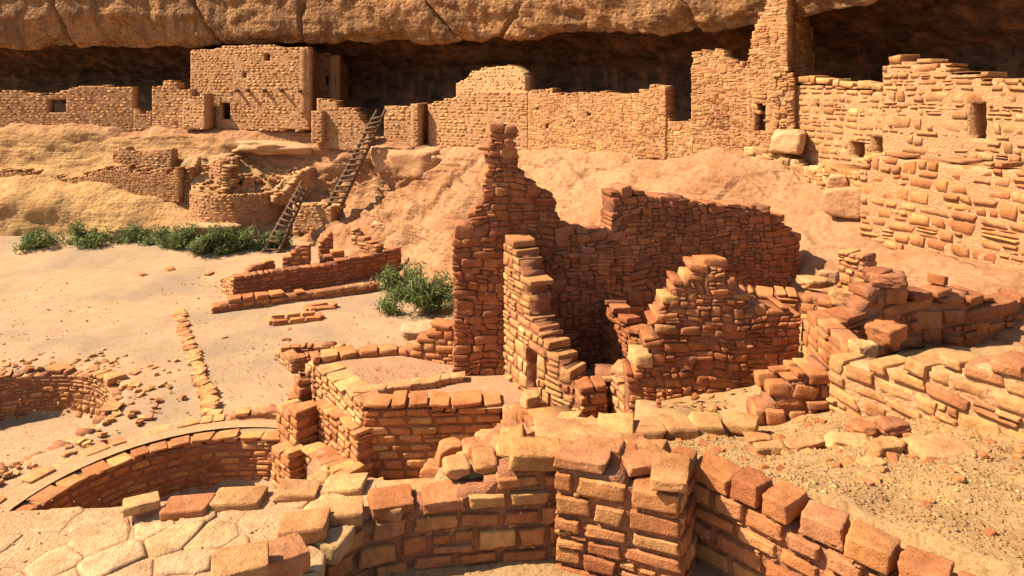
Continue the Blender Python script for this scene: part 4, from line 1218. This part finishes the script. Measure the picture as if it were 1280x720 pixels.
# terrace retaining walls
wall('retaining_wall', 'lit left side wall of the terrace running towards the square pier', 'wall', [(386, 11.75, 455, 510), (418, 10.9, 480, 548), (453, 9.92, 507, 597)], thick=0.34, caph=0.09, seed=96, **{**NR, 'mat': 'pale', 'h': 0.12, 'near': False, 'mortar': 'mortar_far'})
wall('retaining_wall', 'shaded coursed front wall of the terrace in the middle of the scene', 'wall', [(453, 9.9, 508, 606), (540, 9.95, 508, 604), (628, 10.05, 507, 598)], caph=0.075, thick=0.36, deep=0.3, seed=97, **{**NR, 'chink': True, 'h': 0.135, 'L': (0.2, 0.44)})
wall('retaining_wall', 'rough lit wall end right of the coursed terrace front, above the fallen rubble', 'wall', [(627, 10.0, 500, 580), (650, 9.2, 512, 590), (676, 8.4, 520, 590)], thick=0.5, style='fieldstone', seed=98, **{**NR, 'h': 0.16})
# stone edge across the terrace
eg = empty('stone_edging', P(520, 482, 10.8), 'row of flat pale slabs dividing the terrace floor', 'stone row')
rs = random.Random(8)
for k in range(13):
    t = k / 12
    g = G(452 + t * 120, 491 - t * 19, 1.15)
    put_stone(eg, tuple(eg.location), g, (rs.gauss(0, .03), rs.gauss(0, .03), 0.12 + rs.gauss(0, .05)), (rs.uniform(.24, .36), rs.uniform(.16, .24), 0.12), 'pale', True, rs)

# ---------------------------------------------------------------- kiva at the left with pilasters
def arc(c, r, a0, a1, st, flip=False):
    n = max(2, int(abs(a1 - a0) / st))
    return [(c[0] + r * math.cos(math.radians(a)), c[1] + r * math.sin(math.radians(a))) for a in np.linspace(a0, a1, n + 1)]
KV = dict(h=0.105, L=(0.2, 0.36), mat='orange', mortar='mortar', minpx=7, tilt=1.2, world=True)
ka = arc(KIVA, 2.2, 222, -40, 5)
wall('kiva_wall', 'curved sunken kiva wall of neat small courses behind the flagstone platform', 'kiva wall', mapz(ka, -0.02, -0.82), thick=0.3, seed=101, caph=0.06, capL=(0.24, 0.42), capth=0.28, **{**KV, 'near': True})
kb = arc(KIVA, 2.72, 200, 38, 5)
wall('kiva_rim_wall', 'low outer rim wall curving round the back of the sunken kiva', 'kiva wall', mapz(kb, lambda x, y: 0.05 + 0.30 * float(np.clip((x + 5.4) / 1.9, 0, 1)), -0.1), thick=0.24, seed=102, **{**KV, 'mat': 'pale', 'L': (0.24, 0.46)})
tag(link('kiva_bench', np_mesh('kiva_bench', [(KIVA[0] + r * math.cos(a), KIVA[1] + r * math.sin(a), 0.04) for r in (2.46, 2.85) for a in np.linspace(0, 2 * math.pi, 61)], np.array([(i, i + 1, 62 + i, 61 + i) for i in range(60)])[:, ::-1], M['flag_mortar'])), 'flat earth bench round the sunken kiva', None, None, 'structure')
def pier(label, path, zt, zb, thick, seed, name='kiva_pilaster', **k):
    return wall(name, label, 'pilaster', path, thick=thick, top=None, base=None, seed=seed, **{**NR, 'h': 0.13, 'L': (0.2, 0.34), **k})
pier('square masonry pier on the kiva rim, the taller of two', [(345, 11.35, 503, 562), (370.5, 10.7, 511, 572)], 0, 0, 0.36, 103, deep=0.2)
pier('short pilaster inside the kiva below the taller pier', [(339, 10.85, 560, 620), (362, 10.35, 566, 632)], 0, 0, 0.26, 104, deep=0.3)
wall('retaining_wall', 'middle step wall between the square pier and the terrace', 'wall', [(392, 11.1, 507, 575), (420, 10.4, 524, 592), (447, 9.75, 545, 612)], thick=0.3, caph=0.08, seed=105, deep=0.4, **{**NR, 'near': False, 'h': 0.11, 'L': (0.16, 0.32)})
wall('retaining_wall', 'lowest step wall dropping beside the kiva pilaster towards the flagstone platform', 'wall', [(377, 10.6, 561, 640), (405, 10.0, 582, 660), (428, 9.45, 598, 660)], thick=0.32, caph=0.08, seed=106, deep=0.4, **{**NR, 'near': False, 'h': 0.11, 'L': (0.16, 0.32)})
wall('low_wall', 'shadowed stone stub at the upper end of the middle step wall', 'wall', [(361, 11.95, 492, 502), (372, 11.6, 470, 498), (391, 11.7, 462, 495)], thick=0.3, seed=107, deep=0.3, **NR)
# flat treads between steps
def tread(label, pts, z, mat='plaster', size=0.3, seed=1):
    root = empty('stone_bench', (pts[0][0], pts[0][1], z), label, 'stone bench')
    V = [(x, y, z - 0.02) for x, y in pts] + [(x, y, z - 0.9) for x, y in pts]
    n = len(pts)
    F = [tuple(range(n))] + [(i, n + i, n + (i + 1) % n, (i + 1) % n) for i in range(n)]
    link('earth_core', np_mesh('earth_core', [tuple(Vector(v) - root.location) for v in V], F, M['soil']), root)
    flagstones(root, pts, lambda x, y: z + 0.02, size, 0.12, 'pale', seed)
a = [P(395, 560, 10.9), P(447, 590, 9.8), P(432, 604, 9.5), P(386, 575, 10.5)]
tread('flat pale stones of the bench left of the coursed terrace front', [G(400, 556, 0.32)[:2], G(452, 590, 0.32)[:2], G(476, 596, 0.32)[:2], G(476, 612, 0.32)[:2], G(420, 612, 0.32)[:2], G(384, 580, 0.32)[:2]][::-1], 0.30, seed=3)
# second kiva
wall('kiva_wall', 'curved rim of another rubble lined pit at the far left of the plaza', 'kiva wall', mapz(arc(KIVA2, 2.0, 230, -60, 6), 0.06, -0.9), thick=0.32, seed=108, ragged=0.12, **{**KV, 'style': 'rubble', 'mat': 'pale'})
def scatter_zone(label, cnt, fn, size, mat, seed, name='rubble'):
    rs = random.Random(seed)
    it = []
    for _ in range(cnt):
        x, y, z = fn(rs)
        s = rs.uniform(*size) * (1.6 if rs.random() < 0.08 else 1)
        it.append(((x, y, z + s * 0.1), (rs.uniform(-.4, .4), rs.uniform(-.4, .4), rs.uniform(0, 6.3)), (s * rs.uniform(0.9, 1.6), s, s * rs.uniform(0.4, 0.75))))
    o = joined(name, it, mat, None, MID_T if size[1] > 0.05 else BOX_T, size[1] > 0.05, 'stuff', seed)
    return tag(o, label)
def shelfp(rs):
    x, y = rs.uniform(-12.2, -8.0), rs.uniform(24.9, 26.8)
    return x, y, float(shelf_z(np.array([[x]]), np.array([[y]]))[0, 0])
scatter_zone('tumbled rubble in the broken shelf room above the rounded tower base', 260, shelfp, (0.05, 0.2), 'far', 27)
def rim2(rs):
    a = math.radians(rs.uniform(-60, 120)); r = 2.15 + abs(rs.gauss(0, 0.55))
    return KIVA2[0] + r * math.cos(a), KIVA2[1] + r * math.sin(a), 0.0
scatter_zone('scattered pale rubble round the rim of the far left pit', 170, rim2, (0.03, 0.13), 'pale', 12)
scatter_zone('dark specks of grit strewn over the sandy plaza', 1500, lambda rs: (rs.uniform(-14, -1), rs.uniform(12, 24), 0.0), (0.010, 0.028), 'red', 33, 'gravel')
scatter_zone('small stones lying on the sandy plaza', 260, lambda rs: (rs.uniform(-14, -1), rs.uniform(12, 24), 0.0), (0.012, 0.045), 'pale', 13, 'gravel')
scatter_zone('dark grit scattered on the terrace floor', 2600, lambda rs: (rs.uniform(-2.9, 0.4), rs.uniform(10.2, 11.85), 1.09), (0.004, 0.012), 'red', 14, 'gravel')

# ================================================================== TALL PEAKED WALL AND BIG ROOM
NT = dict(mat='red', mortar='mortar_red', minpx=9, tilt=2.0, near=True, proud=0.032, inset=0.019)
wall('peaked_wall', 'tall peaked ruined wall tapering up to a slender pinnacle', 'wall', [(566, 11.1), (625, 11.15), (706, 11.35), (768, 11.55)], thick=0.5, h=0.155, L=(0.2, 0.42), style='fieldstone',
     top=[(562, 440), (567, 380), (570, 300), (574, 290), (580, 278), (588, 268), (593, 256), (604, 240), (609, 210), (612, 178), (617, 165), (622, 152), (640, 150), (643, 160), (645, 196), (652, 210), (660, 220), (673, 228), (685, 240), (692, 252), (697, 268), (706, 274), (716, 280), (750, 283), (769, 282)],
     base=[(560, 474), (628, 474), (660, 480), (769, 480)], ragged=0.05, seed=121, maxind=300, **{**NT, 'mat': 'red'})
wall('cross_wall', 'stepped cross wall descending towards the viewer from the peaked wall, with a narrow doorway', 'wall', [(629, 11.15, 288, 478), (636, 10.9, 296, 480), (646, 10.65, 310, 484), (656, 10.4, 345, 488), (664, 10.22, 392, 492), (672, 10.05, 408, 497), (686, 9.8, 432, 505), (702, 9.6, 452, 515), (718, 9.45, 478, 524), (736, 9.3, 484, 531)],
     thick=0.38, h=0.14, L=(0.2, 0.42), style='rubble', seed=122, openings=[(0.90, 1.2, 1.2, 1.88, 'w')], deep=0.3, **{**NT, 'mat': 'pale', 'mortar': 'mortar', 'proud': 0.025})
wall('cross_wall_end', 'shaded end of the stepped cross wall, facing the viewer with big red blocks', 'wall', [(724, 9.27, 486, 533), (760, 9.35, 482, 531)], thick=0.3, h=0.13, L=(0.2, 0.34), seed=123, deep=0.3, **{**NT, 'mat': 'orange', 'mortar': 'mortar'})
wall('ruined_wall', 'short stepped stub of pale blocks right of the shaded cross wall end', 'wall', [(764, 9.4, 462, 532), (772, 9.2, 474, 532), (780, 9.0, 490, 532), (790, 8.8, 507, 532), (803, 8.6, 520, 536)], thick=0.3, h=0.12, L=(0.18, 0.3), seed=124, deep=0.3, **{**NT, 'mat': 'pale', 'mortar': 'mortar'})
wall('ruined_wall', 'low cross piece of lit blocks behind the stepped pale stub', 'wall', [(742, 9.75, 463, 500), (770, 9.7, 462, 500), (800, 9.55, 458, 500), (822, 9.4, 440, 500)], thick=0.4, h=0.15, L=(0.24, 0.4), seed=125, deep=0.3, **{**NT, 'mat': 'pale', 'mortar': 'mortar'})
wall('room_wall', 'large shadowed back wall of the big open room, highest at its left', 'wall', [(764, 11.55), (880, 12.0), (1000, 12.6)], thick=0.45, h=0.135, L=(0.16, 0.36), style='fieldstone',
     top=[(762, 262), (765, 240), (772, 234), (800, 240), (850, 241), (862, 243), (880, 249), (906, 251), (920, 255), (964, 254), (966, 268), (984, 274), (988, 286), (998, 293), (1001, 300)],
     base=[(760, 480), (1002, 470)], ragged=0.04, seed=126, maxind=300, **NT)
wall('room_wall', 'shadowed lower part of the big room back wall behind the stepped cross wall', 'wall', [(672, 11.2), (766, 11.45)], thick=0.1, h=0.13, L=(0.16, 0.34), style='fieldstone', top=[(670, 330), (690, 322), (768, 300)], base=[(670, 480), (770, 480)], seed=127, **NT)
cv = [(0.0 + x, y) for x, y in arc((2.45, 11.0), 0.95, 118, 205, 8)][::-1]
wall('curved_wall', 'curved inner wall with sunlit top stones in the corner of the big room', 'wall', mapz([(2.05 - 0.52, 11.35), (2.05 - 0.42, 10.95), (2.05 - 0.2, 10.55), (2.05 + 0.12, 10.2)], lambda x, y: 2.25 - 0.62 * (x - 1.5), 0.7), world=True, thick=0.3, h=0.12, L=(0.16, 0.3), style='fieldstone', caph=0.12, seed=128, **{**NT, 'mat': 'red'})
tag(hplane('room_floor', 0.4, 5.4, 8.9, 12.4, 0.1, lambda X, Y: X * 0 + 0.72, M['soil']), 'earth floor of the big sunken room')
wall('room_wall', 'broad rubble pier wall before the big room, left edge stepped with pale stones', 'wall', [(784, 8.55), (900, 8.5), (1001, 8.52)], thick=0.42, h=0.125, L=(0.13, 0.34), style='fieldstone',
     top=[(780, 470), (790, 462), (803, 450), (813, 440), (815, 400), (822, 396), (824, 380), (834, 376), (836, 362), (846, 356), (848, 346), (868, 340), (870, 328), (906, 328), (912, 340), (918, 352), (928, 362), (934, 374), (950, 380), (1002, 386)],
     base=[(780, 520), (1002, 500)], ragged=0.05, seed=129, deep=0.4, maxind=300, chink=True, **{**NT, 'mortar': 'mortar'})
rs = random.Random(17)
vroot = [o for o in bpy.data.objects if o.get('label', '').startswith('broad rubble pier wall')][0]
for px, py, Y, d in ((887, 326, 8.72, (0.40, 0.42, 0.13)), (861, 343, 8.72, (0.28, 0.45, 0.17)), (849, 358, 8.7, (0.34, 0.42, 0.12)), (834, 371, 8.7, (0.26, 0.45, 0.14)), (828, 391, 8.7, (0.34, 0.46, 0.14)), (826, 407, 8.68, (0.32, 0.48, 0.15)), (800, 446, 8.7, (0.3, 0.5, 0.22))):
    put_stone(vroot, tuple(vroot.location), P(px, py, Y), (rs.gauss(0, .06), rs.gauss(0, .06), rs.gauss(0, .1)), tuple(v_ * 0.86 for v_ in d), rs.choice(['pale', 'orange']), True, rs, 'cap_stone')
wall('room_wall', 'sunlit side wall of neat blocks closing the right of the rubble pier', 'wall', [(1001, 8.6, 388, 520), (1024, 7.95, 402, 520), (1048, 7.4, 418, 520), (1062, 7.1, 436, 520)], thick=0.2, h=0.15, L=(0.24, 0.44), seed=130, deep=0.3, **{**NT, 'mat': 'orange', 'mortar': 'mortar', 'tilt': 1.0})
wall('low_wall', 'low sunlit wall piece behind the rubble pier, below the bedrock bulge', 'wall', [(925, 10.1), (1000, 9.9), (1046, 9.6)], thick=0.35, h=0.13, L=(0.2, 0.36), top=[(923, 362), (1000, 364), (1048, 370)], base=[(920, 392), (1050, 396)], seed=131, **{**NT, 'mat': 'orange', 'mortar': 'mortar', 'near': False})
wall('masonry_pillar', 'square masonry pillar backed against the bedrock bulge', 'pillar', [(1046, 10.8), (1080, 10.35)], thick=0.3, h=0.10, L=(0.14, 0.26), top=[(1040, 313), (1090, 316)], base=[(1040, 362), (1090, 362)], seed=132, style='rubble', **{**NT, 'mat': 'orange', 'mortar': 'mortar', 'near': False})
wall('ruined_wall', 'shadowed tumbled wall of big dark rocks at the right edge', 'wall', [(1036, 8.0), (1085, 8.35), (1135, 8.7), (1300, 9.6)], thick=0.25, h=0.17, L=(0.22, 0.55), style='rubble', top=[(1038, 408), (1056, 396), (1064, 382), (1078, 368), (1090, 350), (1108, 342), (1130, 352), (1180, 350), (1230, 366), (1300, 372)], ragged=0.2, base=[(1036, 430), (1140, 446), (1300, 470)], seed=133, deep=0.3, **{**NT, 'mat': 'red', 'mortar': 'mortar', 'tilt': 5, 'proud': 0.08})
rock('dark flat topped boulder crowning the tumbled wall at the right edge', 1110, 348, 8.6, (0.5, 0.45, 0.17), -0.2, 41, 0.7, mat='red')
rock('sunlit angular boulder in front of the tumbled wall', 1110, 418, 7.6, (0.32, 0.3, 0.26), 0.4, 42, 0.7, mat='orange')
rock('pale upright block on the rear corner of the near right wall', 1078, 440, 7.1, (0.24, 0.22, 0.2), 0.3, 43, 0.75, mat='pale')
rock('yellowish slab lying behind the low sunlit wall piece', 1018, 352, 10.2, (0.5, 0.4, 0.16), 0.2, 44, 0.6, mat='pale')
rock('tan tumbled stone left of the masonry pillar', 1036, 346, 10.4, (0.3, 0.3, 0.2), 0.8, 45, 0.6)
rock('tan block below the masonry pillar', 1058, 372, 9.7, (0.5, 0.35, 0.24), -0.3, 46, 0.75, mat='pale')
# stair-like wall and right side wall
wall('stepped_wall', 'short stepped wall of rounded blocks on the gravel terrace', 'wall', [(942, 7.0), (990, 6.98), (1038, 7.0)], thick=0.36, wythe=True, h=0.14, L=(0.18, 0.32), top=[(940, 510), (958, 508), (959, 492), (972, 490), (974, 474), (1000, 470), (1003, 460), (1040, 452)], base=[(938, 550), (1040, 552)], seed=134, deep=0.2, **{**NT, 'mat': 'orange', 'mortar': 'mortar', 'proud': 0.06, 'tilt': 3})
wall('side_wall_ruin', 'sunlit rough side wall coming forward at the right edge of the gravel terrace', 'wall', [(1034, 6.95, 452, 552), (1060, 6.7, 447, 545), (1128, 6.2, 455, 560), (1220, 5.6, 452, 620), (1330, 5.1, 458, 640)], thick=0.34, h=0.14, L=(0.18, 0.42), seed=135, deep=0.3, **{**NT, 'mat': 'pale', 'mortar': 'mortar_far', 'proud': 0.04})

# ================================================================== NEAR PLATFORM AND WALLS
# flat slabs along the back edge of the gravel terrace
fl = empty('slab_row', P(780, 540, 6.4), 'row of big pale flat slabs along the back edge of the gravel terrace', 'stone row')
rs = random.Random(21)
for px, py, Y, d, e in ((700, 545, 5.7, (0.42, 0.4, 0.12), 0.1), (738, 540, 6.3, (0.46, 0.36, 0.15), 0.0), (772, 538, 6.35, (0.36, 0.36, 0.15), -0.05), (806, 538, 6.4, (0.36, 0.34, 0.13), 0.1), (845, 533, 6.5, (0.36, 0.34, 0.13), 0.15), (884, 530, 6.6, (0.38, 0.3, 0.12), 0.05), (925, 529, 6.7, (0.34, 0.3, 0.12), -0.4), (716, 554, 5.5, (0.34, 0.3, 0.1), 0.3), (752, 556, 5.6, (0.32, 0.26, 0.1), -0.2), (668, 552, 5.6, (0.3, 0.3, 0.12), 0.5)):
    put_stone(fl, tuple(fl.location), P(px, py, Y), (rs.gauss(0, .05), rs.gauss(0, .05), e), d, 'pale', True, rs, 'slab')
for i, (lab, px, py, Y, d, rz, mt) in enumerate([
    ('smooth pale boulder lying on the gravel terrace', 962, 561, 5.35, (0.24, 0.15, 0.09), 0.2, 'pale'),
    ('long flat rock beside the smooth pale boulder', 1005, 556, 5.5, (0.39, 0.17, 0.09), 0.35, 'pale'),
    ('flat tan rock behind the smooth pale boulder', 948, 549, 5.9, (0.22, 0.17, 0.07), 0.0, 'orange'),
    ('broad low rock at the right of the gravel terrace', 1062, 553, 5.4, (0.37, 0.24, 0.09), -0.2, 'pale'),
    ('rounded rock at the right edge of the gravel terrace', 1106, 560, 5.0, (0.24, 0.17, 0.11), 0.3, 'pale'),
    ('tan rock below the right edge of the stepped wall', 1078, 535, 5.9, (0.28, 0.20, 0.09), 0.5, 'orange'),
    ('dark rock under the sunlit rough side wall', 1116, 532, 5.75, (0.28, 0.20, 0.09), 0.1, 'red'),
    ('big flat rock leaning on the sunlit rough side wall', 1180, 566, 4.9, (0.46, 0.29, 0.11), 0.1, 'pale'),
    ('flat rock half buried at the upper right of the gravel', 1090, 580, 4.7, (0.20, 0.14, 0.05), 0.5, 'pale'),
]):
    rock(lab, px, py, Y, d, rz, 50 + i, 0.55, mat=mt, rough=0.14, name='rock', cat='rock')

NN = dict(mat='orange', mortar='mortar', minpx=9, near=2, proud=0.02, tilt=1.6, chink=True, split=0.07, gap=0.026, inset=0.027)
wall('kiva_wall', 'near shaded masonry wall curving round the sunken room at the bottom', 'kiva wall', [(-1.30, 2.9, 3.08, 2.5), (-1.30, 3.5, 3.10, 2.5), (-1.24, 3.92, 3.12, 2.5), (-0.98, 4.2, 3.14, 2.5), (-0.72, 4.31, 3.15, 2.5), (-0.46, 4.36, 3.16, 2.5), (-0.36, 4.37, 3.22, 2.5), (-0.2, 4.39, 3.25, 2.5), (-0.1, 4.4, 3.36, 2.5), (0.36, 4.46, 3.42, 2.5)], world=True, thick=0.21, h=0.125, L=(0.18, 0.33), seed=141, **NN)
wall('kiva_pier', 'near square masonry pier jutting forward at the bottom centre', 'pier', [(0.262, 4.40, 3.42, 2.4), (1.03, 4.1, 3.38, 2.4)], world=True, thick=0.36, h=0.125, L=(0.2, 0.36), wythe=True, seed=142, **NN)
wall('terrace_wall', 'near sunlit wall with big capstones running to the bottom right corner', 'wall', [(1.16, 4.48, 3.27, 2.3), (2.0, 3.5, 3.27, 2.3), (2.75, 2.72, 3.27, 2.3)], world=True, thick=0.3, h=0.12, L=(0.2, 0.36), seed=143, caph=0.125, capL=(0.16, 0.33), capth=0.19, **{**NN, 'mat': 'orange'})

dpier = [o for o in bpy.data.objects if o.get('label', '').startswith('near square masonry pier')][0]
wall('side_wall', None, None, [(1.03, 4.13, 3.42, 2.4), (1.235, 4.52, 3.42, 2.4)], world=True, thick=0.14, h=0.14, L=(0.16, 0.26), seed=144, parent=dpier, **{**NN, 'chink': False})
pl = empty('flagstone_platform', (-2.3, 3.9, 2.2), 'broad platform paved with irregular sunlit flagstones at the bottom left', 'stone platform')
poly = [(-4.6, 2.3), (-1.34, 2.3), (-1.34, 3.6), (-1.2, 4.05), (-0.85, 4.4), (-0.5, 4.5), (-0.6, 4.66), (-0.95, 4.72), (-1.75, 4.58), (-2.6, 4.40), (-4.6, 4.28)]
n = len(poly)
V = [(x, y, 3.085) for x, y in poly] + [(x - (0.0), y + (0.15 if y > 4 else 0), -0.2) for x, y in poly]
V = [tuple(Vector(v) - pl.location) for v in V]
link('earth_core', np_mesh('earth_core', V, [tuple(range(n))] + [(i, n + i, n + (i + 1) % n, (i + 1) % n) for i in range(n)], M['flag_mortar']), pl)
flagstones(pl, [(-4.6, 2.4), (-1.42, 2.4), (-0.85, 4.64), (-4.6, 4.2)], lambda x, y: 3.090 + 0.006 * math.sin(5 * x + 3 * y), 0.27, 0.1, 'flag', 7, gapj=0.010)
rs = random.Random(31)
for px, py, Y, d, e, mt in ((382, 658, 4.12, (0.30, 0.20, 0.10), 0.2, 'pale'), (356, 697, 3.72, (0.24, 0.2, 0.12), 0.55, 'pale'), (432, 642, 4.3, (0.25, 0.2, 0.10), 0.15, 'pale'), (488, 633, 4.38, (0.2, 0.2, 0.09), 0.05, 'pale'),
                          (300, 706, 3.5, (0.28, 0.22, 0.09), 0.4, 'pale'), (176, 630, 4.32, (0.22, 0.14, 0.06), 0.5, 'pale'), (236, 633, 4.36, (0.3, 0.18, 0.06), 0.15, 'red'), (300, 624, 4.46, (0.34, 0.2, 0.07), 0.12, 'pale'), (372, 614, 4.54, (0.3, 0.2, 0.07), 0.1, 'pale'), (430, 609, 4.62, (0.32, 0.2, 0.08), 0.05, 'pale'), (505, 612, 4.62, (0.34, 0.2, 0.07), 0.05, 'pale'), (550, 613, 4.56, (0.22, 0.2, 0.07), 0.05, 'pale')):
    q = P(px, py, Y)
    put_stone(pl, tuple(pl.location), q, (rs.gauss(0, .05), rs.gauss(0, .05), e), d, mt, True, rs, 'edge_stone')
dp = [o for o in bpy.data.objects if o.get('label', '').startswith('near square masonry pier')][0]
rs = random.Random(77)
for px, py, Y, d, e in ((838, 590, 4.25, (0.24, 0.34, 0.07), -0.3), (800, 578, 4.42, (0.22, 0.2, 0.06), 0.2), (750, 573, 4.52, (0.26, 0.2, 0.06), 0.0), (712, 570, 4.6, (0.22, 0.22, 0.06), 0.3), (775, 567, 4.72, (0.24, 0.2, 0.06), -0.2)):
    put_stone(dp, tuple(dp.location), P(px, py, Y), (rs.gauss(0, .05), rs.gauss(0, .05), e), d, rs.choice(['pale', 'orange']), 2, rs, 'top_slab')
# loose stones between the terrace front and the near wall
for i, (lab, px, py, Y, d, rz, mt) in enumerate([
    ('pale squared stone on top of the near shaded wall, left of two', 570, 582, 4.62, (0.17, 0.2, 0.08), 0.1, 'pale'),
    ('pale squared stone on top of the near shaded wall, right of two', 607, 576, 4.62, (0.18, 0.22, 0.10), 0.2, 'pale'),
    ('upright wedge stone in the rubble below the rough lit wall end', 634, 556, 5.3, (0.12, 0.14, 0.26), 0.1, 'orange'),
    ('red block at the right end of the near shaded wall top', 671, 564, 4.62, (0.2, 0.24, 0.11), 0.0, 'orange'),
    ('tilted rubble stone at the foot of the terrace front', 563, 566, 7.6, (0.3, 0.24, 0.26), 0.4, 'orange'),
    ('flat rubble stone below the coursed terrace front', 597, 561, 7.2, (0.34, 0.26, 0.16), 0.2, 'orange'),
    ('rubble stone beside the upright wedge stone', 612, 548, 7.4, (0.3, 0.22, 0.14), -0.2, 'pale'),
    ('small pale stone on the rubble heap behind the near wall', 655, 546, 5.4, (0.16, 0.16, 0.12), 0.6, 'pale'),
    ('flat stone fallen at the left foot of the rubble heap', 545, 585, 7.8, (0.34, 0.26, 0.14), -0.3, 'red'),
    ('pale boulder at the threshold of the cross wall doorway', 664, 500, 9.6, (0.26, 0.24, 0.24), 0.3, 'pale'),
]):
    rock(lab, px, py, Y, d, rz, 70 + i, 0.65, mat=mt, rough=0.13, name='rock', cat='rock')
def pz(x, y): return float(platform_z(np.array([[x]]), np.array([[y]]))[0, 0])
def heap(rs):
    x, y = rs.uniform(-0.75, 1.2), rs.uniform(4.9, 8.6)
    return x, y, pz(x, y)
scatter_zone('rubble heap of small stones behind the near shaded wall', 900, heap, (0.04, 0.17), 'orange', 22)
def grav(rs):
    while True:
        x, y = rs.uniform(1.0, 4.2), rs.uniform(2.7, 6.9)
        if cross(x, y, 1.40, 4.56, 2.18, 3.74) > 0: return x, y, pz(x, y)
scatter_zone('fine grit and chips lying on the flagstone platform', 420, lambda rs: (rs.uniform(-3.6, -1.2), rs.uniform(2.6, 4.5), 3.088), (0.003, 0.013), 'flag', 28, 'gravel')
scatter_zone('yellowish gravel covering the terrace behind the near right wall', 11000, grav, (0.004, 0.019), 'grit', 23, 'gravel')
scatter_zone('larger stones strewn over the gravel terrace', 160, grav, (0.03, 0.075), 'orange', 24)
def kfl(rs):
    x, y = rs.uniform(-1.2, 1.0), rs.uniform(3.6, 4.3)
    return x, y, pz(x, y)
scatter_zone('loose stones on the floor of the near sunken room', 130, kfl, (0.015, 0.06), 'orange', 25)
scatter_zone('stones lying on the floor before the rubble pier', 120, lambda rs: (rs.uniform(1.7, 3.4), rs.uniform(6.9, 8.4), 2.1), (0.02, 0.06), 'orange', 26)
